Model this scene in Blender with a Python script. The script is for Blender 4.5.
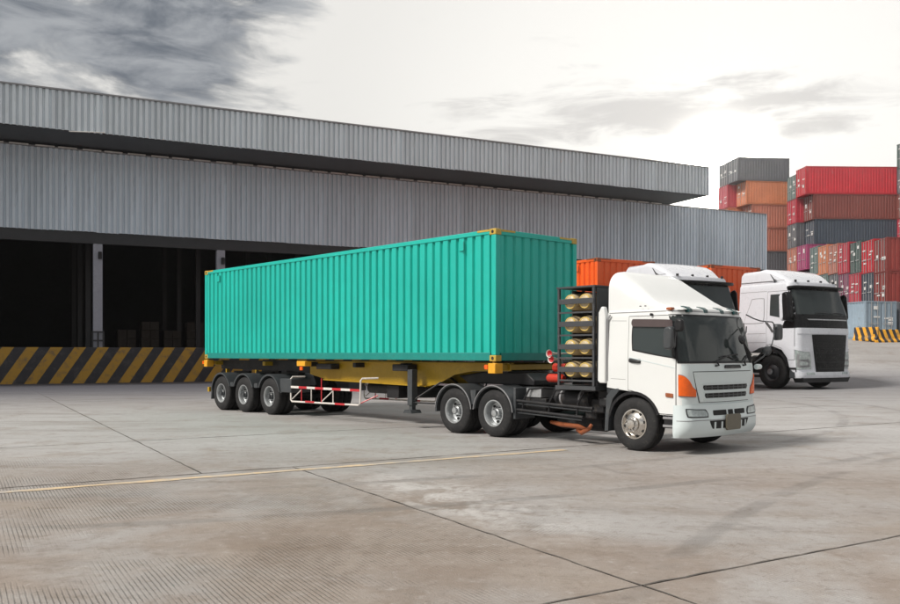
import bpy, math, random
from mathutils import Vector, Matrix
random.seed(7)
R = math.radians
for o in list(bpy.data.objects):
    bpy.data.objects.remove(o)
scene = bpy.context.scene
COL = scene.collection

# ------------------------------------------------------------------ camera
cam = bpy.data.cameras.new('camera')
camo = bpy.data.objects.new('camera', cam)
COL.objects.link(camo)
scene.camera = camo
camo.location = (0, 0, 1.635)
camo.rotation_euler = (R(90), 0, 0)
cam.sensor_fit = 'HORIZONTAL'
cam.sensor_width = 36
cam.lens = 36 * 887.7 / 900
cam.shift_y = (353.3 - 302) / 900
cam.clip_end = 6000

# ------------------------------------------------------------------ sky and sun
SUN_AZ, SUN_EL = -118, 44          # azimuth clockwise from +Y, elevation (degrees)
sd = Vector((math.sin(R(SUN_AZ)) * math.cos(R(SUN_EL)), math.cos(R(SUN_AZ)) * math.cos(R(SUN_EL)), math.sin(R(SUN_EL))))
sun = bpy.data.lights.new('sun', 'SUN')
suno = bpy.data.objects.new('sun', sun)
COL.objects.link(suno)
sun.energy = 3.2
sun.angle = R(12)
sun.color = (1.0, 0.95, 0.88)
suno.rotation_euler = sd.to_track_quat('Z', 'Y').to_euler()

world = bpy.data.worlds.new('World')
scene.world = world
world.use_nodes = True
wt = world.node_tree
wt.nodes.clear()


def N(tree, typ, **kw):
    n = tree.nodes.new(typ)
    for k, v in kw.items():
        if k == 'inp':
            for kk, vv in v.items():
                n.inputs[kk].default_value = vv
        else:
            setattr(n, k, v)
    return n


def math_node(tree, op, a, b=None, c=None, clamp=False):
    n = tree.nodes.new('ShaderNodeMath')
    n.operation = op
    n.use_clamp = clamp
    for i, x in enumerate((a, b, c)):
        if x is None:
            continue
        if isinstance(x, (int, float)):
            n.inputs[i].default_value = x
        else:
            tree.links.new(x, n.inputs[i])
    return n.outputs[0]


def mixcol(tree, fac, a, b, blend='MIX'):
    n = tree.nodes.new('ShaderNodeMix')
    n.data_type = 'RGBA'
    n.blend_type = blend
    for sock, x in ((n.inputs[0], fac), (n.inputs[6], a), (n.inputs[7], b)):
        if isinstance(x, (int, float)):
            sock.default_value = x
        elif isinstance(x, (tuple, list)):
            sock.default_value = (*x[:3], 1)
        else:
            tree.links.new(x, sock)
    return n.outputs[2]


def maprange(tree, x, a, b, c=0.0, d=1.0, smooth=True):
    n = tree.nodes.new('ShaderNodeMapRange')
    n.interpolation_type = 'SMOOTHSTEP' if smooth else 'LINEAR'
    tree.links.new(x, n.inputs[0])
    for i, v in zip((1, 2, 3, 4), (a, b, c, d)):
        n.inputs[i].default_value = v
    return n.outputs[0]


def build_world():
    t = wt
    L = t.links.new
    out = N(t, 'ShaderNodeOutputWorld')
    bg = N(t, 'ShaderNodeBackground', inp={'Strength': 0.1})
    L(bg.outputs[0], out.inputs[0])
    sky = N(t, 'ShaderNodeTexSky', sky_type='NISHITA', sun_disc=False, sun_elevation=R(SUN_EL), sun_rotation=R(SUN_AZ))
    sky.dust_density = 4
    tc = N(t, 'ShaderNodeTexCoord')
    sep = N(t, 'ShaderNodeSeparateXYZ')
    L(tc.outputs['Generated'], sep.inputs[0])
    # clouds in bearing and height, drawn out sideways
    at = math_node(t, 'ARCTAN2', sep.outputs[0], sep.outputs[1])
    comb = N(t, 'ShaderNodeCombineXYZ')
    L(at, comb.inputs[0])
    L(math_node(t, 'MULTIPLY', sep.outputs[2], 2.6), comb.inputs[1])
    mp = N(t, 'ShaderNodeMapping')
    L(comb.outputs[0], mp.inputs[0])
    mp.inputs['Location'].default_value = (1.3, 0.25, 0)
    mp.inputs['Rotation'].default_value = (0, 0, R(12))
    mp.inputs['Scale'].default_value = (2.6, 3.4, 1)
    n1 = N(t, 'ShaderNodeTexNoise', inp={'Scale': 1.15, 'Detail': 9, 'Roughness': 0.58, 'Distortion': 0.5})
    L(mp.outputs[0], n1.inputs[0])
    n2 = N(t, 'ShaderNodeTexNoise', inp={'Scale': 3.6, 'Detail': 9, 'Roughness': 0.62, 'Distortion': 0.5})
    L(mp.outputs[0], n2.inputs[0])
    # thin cloud in front of the low bright part of the sky, thick cloud away from it
    g = Vector((0.30, 1, 0.17)).normalized()
    dot = N(t, 'ShaderNodeVectorMath', operation='DOT_PRODUCT')
    L(tc.outputs['Generated'], dot.inputs[0])
    dot.inputs[1].default_value = g
    d = dot.outputs['Value']
    away = maprange(t, d, 0.965, 0.82, -0.9, 1.0)   # low near the bright part, high away from it
    nn = math_node(t, 'ADD', math_node(t, 'MULTIPLY', n1.outputs[0], 0.75), math_node(t, 'MULTIPLY', n2.outputs[0], 0.25))
    v = math_node(t, 'ADD', nn, math_node(t, 'MULTIPLY', away, 0.14))
    v = math_node(t, 'ADD', v, maprange(t, sep.outputs[2], 0.21, 0.33, -0.07, 0.05))
    high = maprange(t, sep.outputs[2], 0.36, 0.75, 0.0, -0.14)   # overhead cloud out of view, lightened to add fill light
    v = math_node(t, 'ADD', v, high)
    thick = maprange(t, v, 0.54, 0.66)
    glow = maprange(t, d, 0.90, 1.0)
    bright = mixcol(t, glow, (7.9, 7.65, 7.15), (9.6, 9.3, 8.7))
    g2 = Vector((0.300, 1, 0.205)).normalized()
    dot2 = N(t, 'ShaderNodeVectorMath', operation='DOT_PRODUCT')
    L(tc.outputs['Generated'], dot2.inputs[0])
    dot2.inputs[1].default_value = g2
    burst = math_node(t, 'POWER', math_node(t, 'MAXIMUM', dot2.outputs['Value'], 0.0), 2200.0)
    bright = mixcol(t, burst, bright, (560, 530, 480))          # the veiled sun behind the roof end
    veil = mixcol(t, 0.86, sky.outputs[0], bright)
    dark = mixcol(t, maprange(t, n2.outputs[0], 0.32, 0.68), (1.1, 1.28, 1.55), (3.3, 3.45, 3.65))
    # a low streak of thin grey cloud across the bright part
    ea = math_node(t, 'DIVIDE', math_node(t, 'SUBTRACT', at, 0.255), 0.24)
    ee = math_node(t, 'DIVIDE', math_node(t, 'SUBTRACT', sep.outputs[2], 0.255), 0.034)
    er = math_node(t, 'ADD', math_node(t, 'MULTIPLY', ea, ea), math_node(t, 'MULTIPLY', ee, ee))
    c3 = N(t, 'ShaderNodeCombineXYZ')
    L(math_node(t, 'MULTIPLY', at, 5.0), c3.inputs[0])
    L(math_node(t, 'MULTIPLY', sep.outputs[2], 22.0), c3.inputs[1])
    n3 = N(t, 'ShaderNodeTexNoise', inp={'Scale': 1.6, 'Detail': 9, 'Roughness': 0.6, 'Distortion': 0.5})
    L(c3.outputs[0], n3.inputs[0])
    st = maprange(t, math_node(t, 'SUBTRACT', n3.outputs[0], math_node(t, 'MULTIPLY', er, 0.14)), 0.31, 0.54, 0.0, 0.64)
    thin = maprange(t, n3.outputs[0], 0.60, 0.78, 0.0, 0.22)
    low = mixcol(t, math_node(t, 'MAXIMUM', st, thin), veil, (4.5, 4.35, 4.25))
    L(mixcol(t, thick, low, dark), bg.inputs[0])


build_world()
vs = scene.view_settings
vs.view_transform = 'Standard'
vs.look = 'None'
vs.exposure = 0.3
vs.gamma = 1
vs.use_curve_mapping = False
scene.cycles.max_bounces = 6
scene.cycles.use_denoising = True

# ------------------------------------------------------------------ mesh helpers


class MB:
    def __init__(self):
        self.v = []
        self.f = []

    def add(self, vs_, fs):
        b = len(self.v)
        self.v += [tuple(p) for p in vs_]
        self.f += [tuple(i + b for i in q) for q in fs]
        return self

    def box(self, x0, x1, y0, y1, z0, z1):
        return self.add([(x0, y0, z0), (x1, y0, z0), (x1, y1, z0), (x0, y1, z0), (x0, y0, z1), (x1, y0, z1), (x1, y1, z1), (x0, y1, z1)],
                        [(0, 3, 2, 1), (4, 5, 6, 7), (0, 1, 5, 4), (1, 2, 6, 5), (2, 3, 7, 6), (3, 0, 4, 7)])

    def prism(self, pts, axis, a, b):
        """pts: 2-D outline; axis 'x','y','z' is the extrusion axis from a to b"""
        def mk(p, t):
            return {'x': (t, p[0], p[1]), 'y': (p[0], t, p[1]), 'z': (p[0], p[1], t)}[axis]
        n = len(pts)
        return self.add([mk(p, a) for p in pts] + [mk(p, b) for p in pts],
                        [tuple(range(n - 1, -1, -1)), tuple(range(n, 2 * n))] + [(i, (i + 1) % n, n + (i + 1) % n, n + i) for i in range(n)])

    def tube(self, path, r, n=8, caps=True):
        path = [Vector(p) for p in path]
        rings = []
        prev = None
        for i, p in enumerate(path):
            d = (path[min(i + 1, len(path) - 1)] - path[max(i - 1, 0)]).normalized()
            if prev is None:
                a = Vector((0, 0, 1)) if abs(d.z) < 0.9 else Vector((1, 0, 0))
                s = d.cross(a).normalized()
            else:
                s = (prev - d * prev.dot(d)).normalized()
            prev = s
            q = d.cross(s)
            rr = r[i] if isinstance(r, (list, tuple)) else r
            rings.append([p + s * (rr * math.cos(2 * math.pi * k / n)) + q * (rr * math.sin(2 * math.pi * k / n)) for k in range(n)])
        vs_ = [v for g in rings for v in g]
        fs = []
        for i in range(len(path) - 1):
            for k in range(n):
                fs.append((i * n + k, i * n + (k + 1) % n, (i + 1) * n + (k + 1) % n, (i + 1) * n + k))
        if caps:
            fs.append(tuple(range(n - 1, -1, -1)))
            fs.append(tuple(range((len(path) - 1) * n, len(path) * n)))
        return self.add(vs_, fs)

    def lathe_y(self, prof, cx=0, cz=0, n=40, closed=False):
        """prof: list of (radius, y); turned about the y axis through (cx, cz)"""
        vs_ = []
        for r, y in prof:
            for k in range(n):
                a = 2 * math.pi * k / n
                vs_.append((cx + r * math.cos(a), y, cz + r * math.sin(a)))
        fs = []
        m = len(prof)
        for i in range(m if closed else m - 1):
            j = (i + 1) % m
            for k in range(n):
                fs.append((i * n + k, i * n + (k + 1) % n, j * n + (k + 1) % n, j * n + k))
        return self.add(vs_, fs)

    def grid(self, rows, flip=False):
        m, n = len(rows), len(rows[0])
        fs = []
        for i in range(m - 1):
            for k in range(n - 1):
                q = (i * n + k, i * n + k + 1, (i + 1) * n + k + 1, (i + 1) * n + k)
                fs.append(q[::-1] if flip else q)
        return self.add([p for r in rows for p in r], fs)

    def mesh(self, name, smooth=30, recalc=True):
        me = bpy.data.meshes.new(name)
        me.from_pydata(self.v, [], self.f)
        if recalc:
            import bmesh
            bm = bmesh.new()
            bm.from_mesh(me)
            bmesh.ops.recalc_face_normals(bm, faces=bm.faces)
            bm.to_mesh(me)
            bm.free()
        if smooth:
            for p in me.polygons:
                p.use_smooth = True
            me.set_sharp_from_angle(angle=R(smooth))
        return me

    def build(self, name, mat, parent=None, bevel=0, smooth=30, loc=None, rotz=None, recalc=True):
        me = self.mesh(name, smooth, recalc)
        return link(name, me, mat, parent, bevel, loc, rotz)


def link(name, me, mat, parent=None, bevel=0, loc=None, rotz=None):
    o = bpy.data.objects.new(name, me)
    COL.objects.link(o)
    if mat is not None and not me.materials:
        me.materials.append(mat)
    o.parent = parent
    if loc is not None:
        o.location = loc
    if rotz is not None:
        o.rotation_euler = (0, 0, rotz)
    if bevel:
        m = o.modifiers.new('bevel', 'BEVEL')
        m.width = bevel
        m.segments = 2
        m.limit_method = 'ANGLE'
        m.angle_limit = R(35)
    return o


def empty(name, loc=(0, 0, 0), rotz=0, scale=1, parent=None):
    o = bpy.data.objects.new(name, None)
    COL.objects.link(o)
    o.location = loc
    o.rotation_euler = (0, 0, rotz)
    o.scale = (scale,) * 3
    o.parent = parent
    return o


def tag(o, label=None, cat=None, group=None, kind=None):
    if label:
        o['label'] = label
    if cat:
        o['category'] = cat
    if group:
        o['group'] = group
    if kind:
        o['kind'] = kind
    return o


KIDS = {}


def copy_tree(o, parent=None, skip=()):
    c = o.copy()
    COL.objects.link(c)
    c.parent = parent
    for ch in [x for x in list(bpy.data.objects) if x.parent == o]:
        if ch.name.split('.')[0] not in skip:
            copy_tree(ch, c, skip)
    return c


# ------------------------------------------------------------------ materials


def bump(t, height, strength, dist, bsdf):
    b = N(t, 'ShaderNodeBump', inp={'Strength': strength, 'Distance': dist})
    t.links.new(height, b.inputs['Height'])
    t.links.new(b.outputs[0], bsdf.inputs['Normal'])


def paint(name, col, rough=0.4, metal=0.0, var=0.12, scale=3.0, dirt=0.0, dirtcol=(0.10, 0.08, 0.06), coat=0.0, streak=False, bumpy=0.0, objcol=False, rand=0.0, rvar=0.1, spec=0.5):
    m = bpy.data.materials.new(name)
    m.use_nodes = True
    t = m.node_tree
    b = t.nodes['Principled BSDF']
    b.inputs['Metallic'].default_value = metal
    b.inputs['Specular IOR Level'].default_value = spec
    b.inputs['Coat Weight'].default_value = coat
    b.inputs['Coat Roughness'].default_value = 0.08
    tc = N(t, 'ShaderNodeTexCoord')
    mp = N(t, 'ShaderNodeMapping')
    t.links.new(tc.outputs['Object'], mp.inputs[0])
    mp.inputs['Scale'].default_value = (1, 1, 0.12) if streak else (1, 1, 1)
    n = N(t, 'ShaderNodeTexNoise', inp={'Scale': scale, 'Detail': 7, 'Roughness': 0.62})
    t.links.new(mp.outputs[0], n.inputs[0])
    n2 = N(t, 'ShaderNodeTexNoise', inp={'Scale': scale * 5.3, 'Detail': 6, 'Roughness': 0.65})
    t.links.new(mp.outputs[0], n2.inputs[0])
    if objcol:
        oi = N(t, 'ShaderNodeObjectInfo')
        base = oi.outputs['Color']
    else:
        base = (*col, 1)
    f = maprange(t, n.outputs[0], 0.3, 0.7, 1 - var, 1 + var, smooth=False)
    if rand:
        oi2 = N(t, 'ShaderNodeObjectInfo')
        f = math_node(t, 'MULTIPLY', f, maprange(t, oi2.outputs['Random'], 0, 1, 1 - rand, 1 + rand, smooth=False))
    cmb = N(t, 'ShaderNodeCombineXYZ')
    for i in range(3):
        t.links.new(f, cmb.inputs[i])
    c = mixcol(t, 1.0, base, cmb.outputs[0], 'MULTIPLY')
    if dirt:
        k = math_node(t, 'MULTIPLY', maprange(t, n2.outputs[0], 0.48, 0.72), dirt)
        k = math_node(t, 'MULTIPLY', k, maprange(t, n.outputs[0], 0.4, 0.62))
        c = mixcol(t, k, c, dirtcol)
    t.links.new(c, b.inputs['Base Color'])
    t.links.new(maprange(t, n2.outputs[0], 0.3, 0.7, max(0.02, rough - rvar), rough + rvar, smooth=False), b.inputs['Roughness'])
    if bumpy:
        bump(t, n2.outputs[0], bumpy, 0.02, b)
    return m


def emission_free_glass(name, col, rough=0.04):
    m = bpy.data.materials.new(name)
    m.use_nodes = True
    t = m.node_tree
    b = t.nodes['Principled BSDF']
    b.inputs['Base Color'].default_value = (*col, 1)
    b.inputs['Roughness'].default_value = rough
    b.inputs['IOR'].default_value = 1.5
    b.inputs['Specular IOR Level'].default_value = 0.33
    tc = N(t, 'ShaderNodeTexCoord')
    n = N(t, 'ShaderNodeTexNoise', inp={'Scale': 6.0, 'Detail': 8, 'Roughness': 0.7})
    t.links.new(tc.outputs['Object'], n.inputs[0])
    t.links.new(maprange(t, n.outputs[0], 0.4, 0.8, rough, rough + 0.12), b.inputs['Roughness'])
    return m


M = {}
M['white'] = paint('white cab paint', (0.70, 0.715, 0.71), 0.3, coat=0.25, var=0.02, scale=1.2, dirt=0.10, dirtcol=(0.6, 0.58, 0.52), rvar=0.02)
M['white_shaded'] = paint('shaded cab white', (0.60, 0.67, 0.68), 0.3, coat=0.3, var=0.02, scale=1.2, dirt=0.12, dirtcol=(0.5, 0.48, 0.44), rvar=0.02)  # cab white darkened and cooled to carry the front's shade
M['cool_white'] = paint('cool white cab paint', (0.62, 0.635, 0.68), 0.28, coat=0.4, var=0.02, scale=1.2, dirt=0.10, dirtcol=(0.5, 0.48, 0.46), rvar=0.02)
M['black'] = paint('black plastic', (0.018, 0.018, 0.02), 0.42, spec=0.25, var=0.25, dirt=0.4, dirtcol=(0.06, 0.055, 0.05))
M['gloss_black'] = paint('gloss black', (0.008, 0.008, 0.009), 0.32, var=0.1, spec=0.18)
M['gap'] = paint('panel gap', (0.03, 0.03, 0.032), 0.7)
M['chassis'] = paint('chassis black', (0.022, 0.022, 0.024), 0.5, spec=0.25, var=0.3, dirt=0.7, dirtcol=(0.09, 0.075, 0.06))
M['mud'] = paint('mudguard grey', (0.045, 0.05, 0.055), 0.45, var=0.2, dirt=0.5, dirtcol=(0.12, 0.11, 0.10))
M['rubber'] = paint('tyre rubber', (0.022, 0.022, 0.023), 0.75, spec=0.25, var=0.25, dirt=0.6, dirtcol=(0.085, 0.078, 0.07), bumpy=0.2)
M['rim'] = paint('rim metal', (0.50, 0.52, 0.53), 0.38, metal=0.75, var=0.15, dirt=0.5, dirtcol=(0.16, 0.13, 0.10))
M['chrome'] = paint('worn chrome', (0.62, 0.59, 0.55), 0.22, metal=0.95, var=0.1, dirt=0.4, dirtcol=(0.2, 0.15, 0.1))
M['dark_rim'] = paint('dark rim', (0.05, 0.05, 0.055), 0.45, metal=0.3, var=0.2)
M['hole'] = paint('hole', (0.012, 0.012, 0.012), 0.8)
M['glass'] = emission_free_glass('tinted cab glass', (0.035, 0.045, 0.047))
M['glass2'] = emission_free_glass('tinted windscreen glass', (0.035, 0.042, 0.042), 0.03)
M['rain_visor'] = paint('smoked visor', (0.075, 0.055, 0.055), 0.18, var=0.05)
M['amber'] = paint('amber lens', (0.80, 0.12, 0.008), 0.16, var=0.1, scale=12)
M['red_lens'] = paint('red lens', (0.6, 0.03, 0.02), 0.2)
M['lamp'] = paint('clear lamp', (0.42, 0.47, 0.47), 0.12, metal=0.35, var=0.35, scale=9)
M['plate'] = paint('blank plate', (0.13, 0.115, 0.085), 0.5, var=0.05)
M['teal_mark'] = paint('teal lens', (0.012, 0.05, 0.052), 0.25)
M['cyl'] = paint('cream gas cylinder', (0.48, 0.385, 0.235), 0.45, var=0.15, dirt=0.8, dirtcol=(0.22, 0.15, 0.08))
M['cyl_top'] = paint('yellow cylinder', (0.70, 0.50, 0.14), 0.4, var=0.15, dirt=0.4)
M['rack'] = paint('rack grey', (0.05, 0.053, 0.058), 0.45, var=0.15, dirt=0.4)
M['red'] = paint('red paint', (0.48, 0.03, 0.012), 0.35, var=0.1, dirt=0.3)
M['silver'] = paint('silver tank', (0.45, 0.46, 0.47), 0.35, metal=0.7, var=0.15, dirt=0.5)
M['copper'] = paint('orange pipe', (0.32, 0.09, 0.03), 0.5, var=0.3, dirt=0.9)
M['teal'] = paint('teal container paint', (0.006, 0.43, 0.355), 0.45, var=0.10, scale=0.5, dirt=0.22, dirtcol=(0.01, 0.26, 0.22), coat=0.05)
M['teal_dark'] = paint('teal rail paint', (0.004, 0.22, 0.19), 0.45, var=0.08, dirt=0.3)
M['ochre'] = paint('ochre casting', (0.50, 0.33, 0.05), 0.5, var=0.2, scale=9, dirt=0.6, dirtcol=(0.05, 0.16, 0.12))
M['trailer_yellow'] = paint('trailer yellow', (0.40, 0.245, 0.010), 0.48, var=0.12, dirt=0.5, dirtcol=(0.16, 0.11, 0.04))
M['yellow'] = paint('bracket yellow', (0.75, 0.36, 0.02), 0.42, var=0.12, dirt=0.35)
M['guard_white'] = paint('guard white', (0.70, 0.66, 0.62), 0.45, dirt=0.4)
M['guard_red'] = paint('guard red', (0.50, 0.02, 0.03), 0.42, dirt=0.3)
M['orange'] = paint('orange container paint', (0.80, 0.115, 0.015), 0.42, var=0.07, dirt=0.2)
M['orange_dark'] = paint('brown container frame', (0.28, 0.07, 0.02), 0.5, var=0.2, dirt=0.4)
M['boxes'] = paint('container paint', (1, 1, 1), 0.5, var=0.13, scale=0.7, dirt=0.3, dirtcol=(0.12, 0.09, 0.07), objcol=True)
M['rod'] = paint('galvanised rod', (0.45, 0.45, 0.45), 0.4, metal=0.4)
M['sticker'] = paint('white marking', (0.75, 0.74, 0.72), 0.5)
M['steel_dark'] = paint('dark steel', (0.022, 0.023, 0.027), 0.5, var=0.2)
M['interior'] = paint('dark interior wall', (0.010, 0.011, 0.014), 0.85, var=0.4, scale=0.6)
M['column'] = paint('column paint', (0.30, 0.31, 0.36), 0.5, var=0.1, dirt=0.4)
M['flash'] = paint('flashing', (0.24, 0.24, 0.25), 0.5, var=0.2, dirt=0.4)
M['glint_and_conduit'] = paint('pale strip', (0.62, 0.61, 0.58), 0.5, var=0.2)
M['crate'] = paint('brown carton', (0.055, 0.045, 0.038), 0.7, var=0.2)


def sheet_material(name, col, moss):
    m = paint(name, col, 0.5, metal=0.1, var=0.16, scale=1.1, dirt=0.55, dirtcol=moss, streak=True, rand=0.07)
    return m


M['sheet_low'] = sheet_material('wall sheet', (0.60, 0.675, 0.75), (0.30, 0.31, 0.34))
M['sheet_top'] = sheet_material('fascia sheet', (0.60, 0.655, 0.70), (0.25, 0.27, 0.24))


def hazard(name, period, slope, black=(0.022, 0.022, 0.028), yellow=(0.40, 0.225, 0.022), duty=0.5):
    m = bpy.data.materials.new(name)
    m.use_nodes = True
    t = m.node_tree
    b = t.nodes['Principled BSDF']
    tc = N(t, 'ShaderNodeTexCoord')
    sp = N(t, 'ShaderNodeSeparateXYZ')
    t.links.new(tc.outputs['Object'], sp.inputs[0])
    n = N(t, 'ShaderNodeTexNoise', inp={'Scale': 7.0, 'Detail': 8, 'Roughness': 0.7})
    t.links.new(tc.outputs['Object'], n.inputs[0])
    u = math_node(t, 'ADD', sp.outputs[0], math_node(t, 'MULTIPLY', sp.outputs[2], -slope))
    u = math_node(t, 'ADD', u, math_node(t, 'MULTIPLY', math_node(t, 'SUBTRACT', n.outputs[0], 0.5), 0.05))
    fr = math_node(t, 'FRACT', math_node(t, 'DIVIDE', u, period))
    k = math_node(t, 'LESS_THAN', fr, duty)
    c = mixcol(t, k, black, yellow)
    n2 = N(t, 'ShaderNodeTexNoise', inp={'Scale': 2.2, 'Detail': 9, 'Roughness': 0.75})
    t.links.new(tc.outputs['Object'], n2.inputs[0])
    c = mixcol(t, maprange(t, n2.outputs[0], 0.48, 0.70, 0, 0.8), c, (0.075, 0.07, 0.072))
    t.links.new(c, b.inputs['Base Color'])
    b.inputs['Roughness'].default_value = 0.6
    bump(t, n2.outputs[0], 0.3, 0.02, b)
    return m


M['dock_stripes'] = hazard('dock hazard paint', 1.19, 0.66)
M['barrier_stripes'] = hazard('barrier hazard paint', 0.42, -0.35, yellow=(0.75, 0.36, 0.02))


def concrete(name):
    m = bpy.data.materials.new(name)
    m.use_nodes = True
    t = m.node_tree
    L = t.links.new
    b = t.nodes['Principled BSDF']
    geo = N(t, 'ShaderNodeNewGeometry')
    P = geo.outputs['Position']

    def noise(scale, detail=8, rough=0.6, rot=0, sc=(1, 1, 1), dist=0.0, loc=(0, 0, 0)):
        mp = N(t, 'ShaderNodeMapping')
        L(P, mp.inputs[0])
        mp.inputs['Rotation'].default_value = (0, 0, rot)
        mp.inputs['Scale'].default_value = sc
        mp.inputs['Location'].default_value = loc
        n = N(t, 'ShaderNodeTexNoise', inp={'Scale': scale, 'Detail': detail, 'Roughness': rough, 'Distortion': dist})
        L(mp.outputs[0], n.inputs[0])
        return n.outputs[0]
    sep = N(t, 'ShaderNodeSeparateXYZ')
    L(P, sep.inputs[0])
    big = noise(0.16, 6, 0.55)
    mid = noise(0.9, 9, 0.65, dist=0.4)
    fine = noise(9.0, 9, 0.72)
    grit = noise(60.0, 4, 0.7)
    # stretched along the slab lanes (tyre scuffs run both ways)
    lane = noise(0.5, 8, 0.62, rot=R(-32.5), sc=(0.22, 1.6, 1), loc=(3, 1, 0))
    c = mixcol(t, maprange(t, big, 0.35, 0.65), (0.36, 0.345, 0.33), (0.45, 0.44, 0.43))
    c = mixcol(t, maprange(t, mid, 0.50, 0.72, 0, 0.65), c, (0.275, 0.235, 0.195))     # brown grime
    c = mixcol(t, maprange(t, lane, 0.52, 0.70, 0, 0.55), c, (0.235, 0.205, 0.18))
    c = mixcol(t, maprange(t, lane, 0.46, 0.30, 0, 0.6), c, (0.52, 0.51, 0.50))       # laitance, worn pale
    # warm earth on the slabs nearest the viewer, cleaner pale slabs farther off, bluish by the dock
    near = maprange(t, sep.outputs[1], 17.0, 8.0, 0, 1)
    warm = mixcol(t, maprange(t, mid, 0.36, 0.64), (0.225, 0.155, 0.105), (0.32, 0.26, 0.21))
    c = mixcol(t, math_node(t, 'MULTIPLY', near, maprange(t, noise(0.33, 8, 0.62, loc=(5, 2, 0), dist=0.5), 0.34, 0.60, 0.12, 0.72)), c, warm)
    # pale scraped patch along the joint in the middle foreground
    dx = math_node(t, 'SUBTRACT', sep.outputs[0], 0.15)
    dy = math_node(t, 'SUBTRACT', sep.outputs[1], 9.9)
    al = math_node(t, 'ADD', math_node(t, 'MULTIPLY', dx, -0.47), math_node(t, 'MULTIPLY', dy, 0.88))
    ac = math_node(t, 'ADD', math_node(t, 'MULTIPLY', dx, 0.88), math_node(t, 'MULTIPLY', dy, 0.47))
    rr = math_node(t, 'ADD', math_node(t, 'POWER', math_node(t, 'DIVIDE', al, 2.6), 2), math_node(t, 'POWER', math_node(t, 'DIVIDE', ac, 0.85), 2))
    patch = math_node(t, 'MULTIPLY', maprange(t, rr, 1.2, 0.0), maprange(t, noise(1.7, 9, 0.7, dist=0.6), 0.42, 0.60))
    c = mixcol(t, math_node(t, 'MULTIPLY', patch, 0.8), c, (0.60, 0.58, 0.56))
    # dark oily blotches
    oil = noise(0.42, 9, 0.66, loc=(11, 4, 0), dist=0.8)
    c = mixcol(t, maprange(t, oil, 0.60, 0.76, 0, 0.55), c, (0.12, 0.10, 0.09))
    c = mixcol(t, maprange(t, fine, 0.52, 0.72, 0, 0.6), c, (0.17, 0.135, 0.11))
    c = mixcol(t, maprange(t, fine, 0.46, 0.30, 0, 0.5), c, (0.50, 0.47, 0.44))
    pat = noise(3.2, 9, 0.72, dist=0.5, loc=(7, 3, 0))
    c = mixcol(t, math_node(t, 'MULTIPLY', maprange(t, pat, 0.50, 0.68, 0, 0.45), maprange(t, sep.outputs[1], 26.0, 9.0, 0.25, 1.0)), c, (0.20, 0.155, 0.12))
    c = mixcol(t, maprange(t, grit, 0.56, 0.74, 0, 0.6), c, (0.10, 0.09, 0.08))
    # farther ground tinted bluish grey, with canopy shade by the dock painted in
    apron_dark = maprange(t, math_node(t, 'ADD', sep.outputs[1], math_node(t, 'MULTIPLY', math_node(t, 'SUBTRACT', big, 0.5), 14.0)), 22.0, 44.0, 0, 0.55)
    apron_dark = math_node(t, 'MULTIPLY', apron_dark, maprange(t, sep.outputs[2], 0.25, 1.2, 1.0, 0.15))
    c = mixcol(t, apron_dark, c, mixcol(t, mid, (0.115, 0.118, 0.14), (0.19, 0.19, 0.205)))
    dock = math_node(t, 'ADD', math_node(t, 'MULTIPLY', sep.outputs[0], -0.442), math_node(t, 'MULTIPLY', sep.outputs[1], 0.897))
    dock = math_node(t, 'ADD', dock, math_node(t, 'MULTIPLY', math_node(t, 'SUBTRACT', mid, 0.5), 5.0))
    c = mixcol(t, math_node(t, 'MULTIPLY', maprange(t, dock, 25.0, 48.0, 0, 0.9), maprange(t, sep.outputs[2], 0.2, 0.6, 1.0, 0.0)), c, mixcol(t, mid, (0.055, 0.057, 0.075), (0.10, 0.10, 0.12)))  # canopy shade along the dock, painted into the ground colour
    for (px_, py_, rad, w_, k_) in ((-9.0, 30.0, 22.3, 0.16, 0.30), (-9.0, 30.0, 20.4, 0.16, 0.26), (26.0, -6.0, 27.5, 0.15, 0.28), (26.0, -6.0, 25.6, 0.15, 0.22)):
        ddx = math_node(t, 'SUBTRACT', sep.outputs[0], px_)
        ddy = math_node(t, 'SUBTRACT', sep.outputs[1], py_)
        rad_ = math_node(t, 'SQRT', math_node(t, 'ADD', math_node(t, 'MULTIPLY', ddx, ddx), math_node(t, 'MULTIPLY', ddy, ddy)))
        dd_ = math_node(t, 'ABSOLUTE', math_node(t, 'SUBTRACT', rad_, rad))
        tm = math_node(t, 'MULTIPLY', maprange(t, dd_, w_, w_ * 0.4, 0.0, k_), maprange(t, lane, 0.40, 0.56))
        c = mixcol(t, tm, c, (0.09, 0.085, 0.08))
    # broom finish: grooves across the slab, worn off in places
    mp = N(t, 'ShaderNodeMapping')
    L(P, mp.inputs[0])
    mp.inputs['Rotation'].default_value = (0, 0, R(-29))
    wv = N(t, 'ShaderNodeTexWave', wave_type='BANDS', bands_direction='X', inp={'Scale': 8.5, 'Distortion': 2.2, 'Detail': 6, 'Detail Scale': 1.2, 'Detail Roughness': 0.85})
    L(mp.outputs[0], wv.inputs[0])
    wear = maprange(t, noise(0.5, 7, 0.6, loc=(2, 9, 0)), 0.42, 0.58)
    wear = math_node(t, 'MULTIPLY', wear, maprange(t, sep.outputs[1], 15.0, 10.0))
    wear = math_node(t, 'MULTIPLY', wear, maprange(t, sep.outputs[0], 2.5, -1.5, 0.25, 1.0))
    wear = math_node(t, 'MULTIPLY', wear, maprange(t, noise(2.6, 8, 0.75, rot=R(-29), sc=(1, 0.35, 1)), 0.34, 0.60))
    gr = math_node(t, 'MULTIPLY', maprange(t, wv.outputs[0], 0.0, 0.5, 1, 0), wear)
    c = mixcol(t, math_node(t, 'MULTIPLY', gr, 0.28), c, (0.13, 0.105, 0.085))
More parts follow.
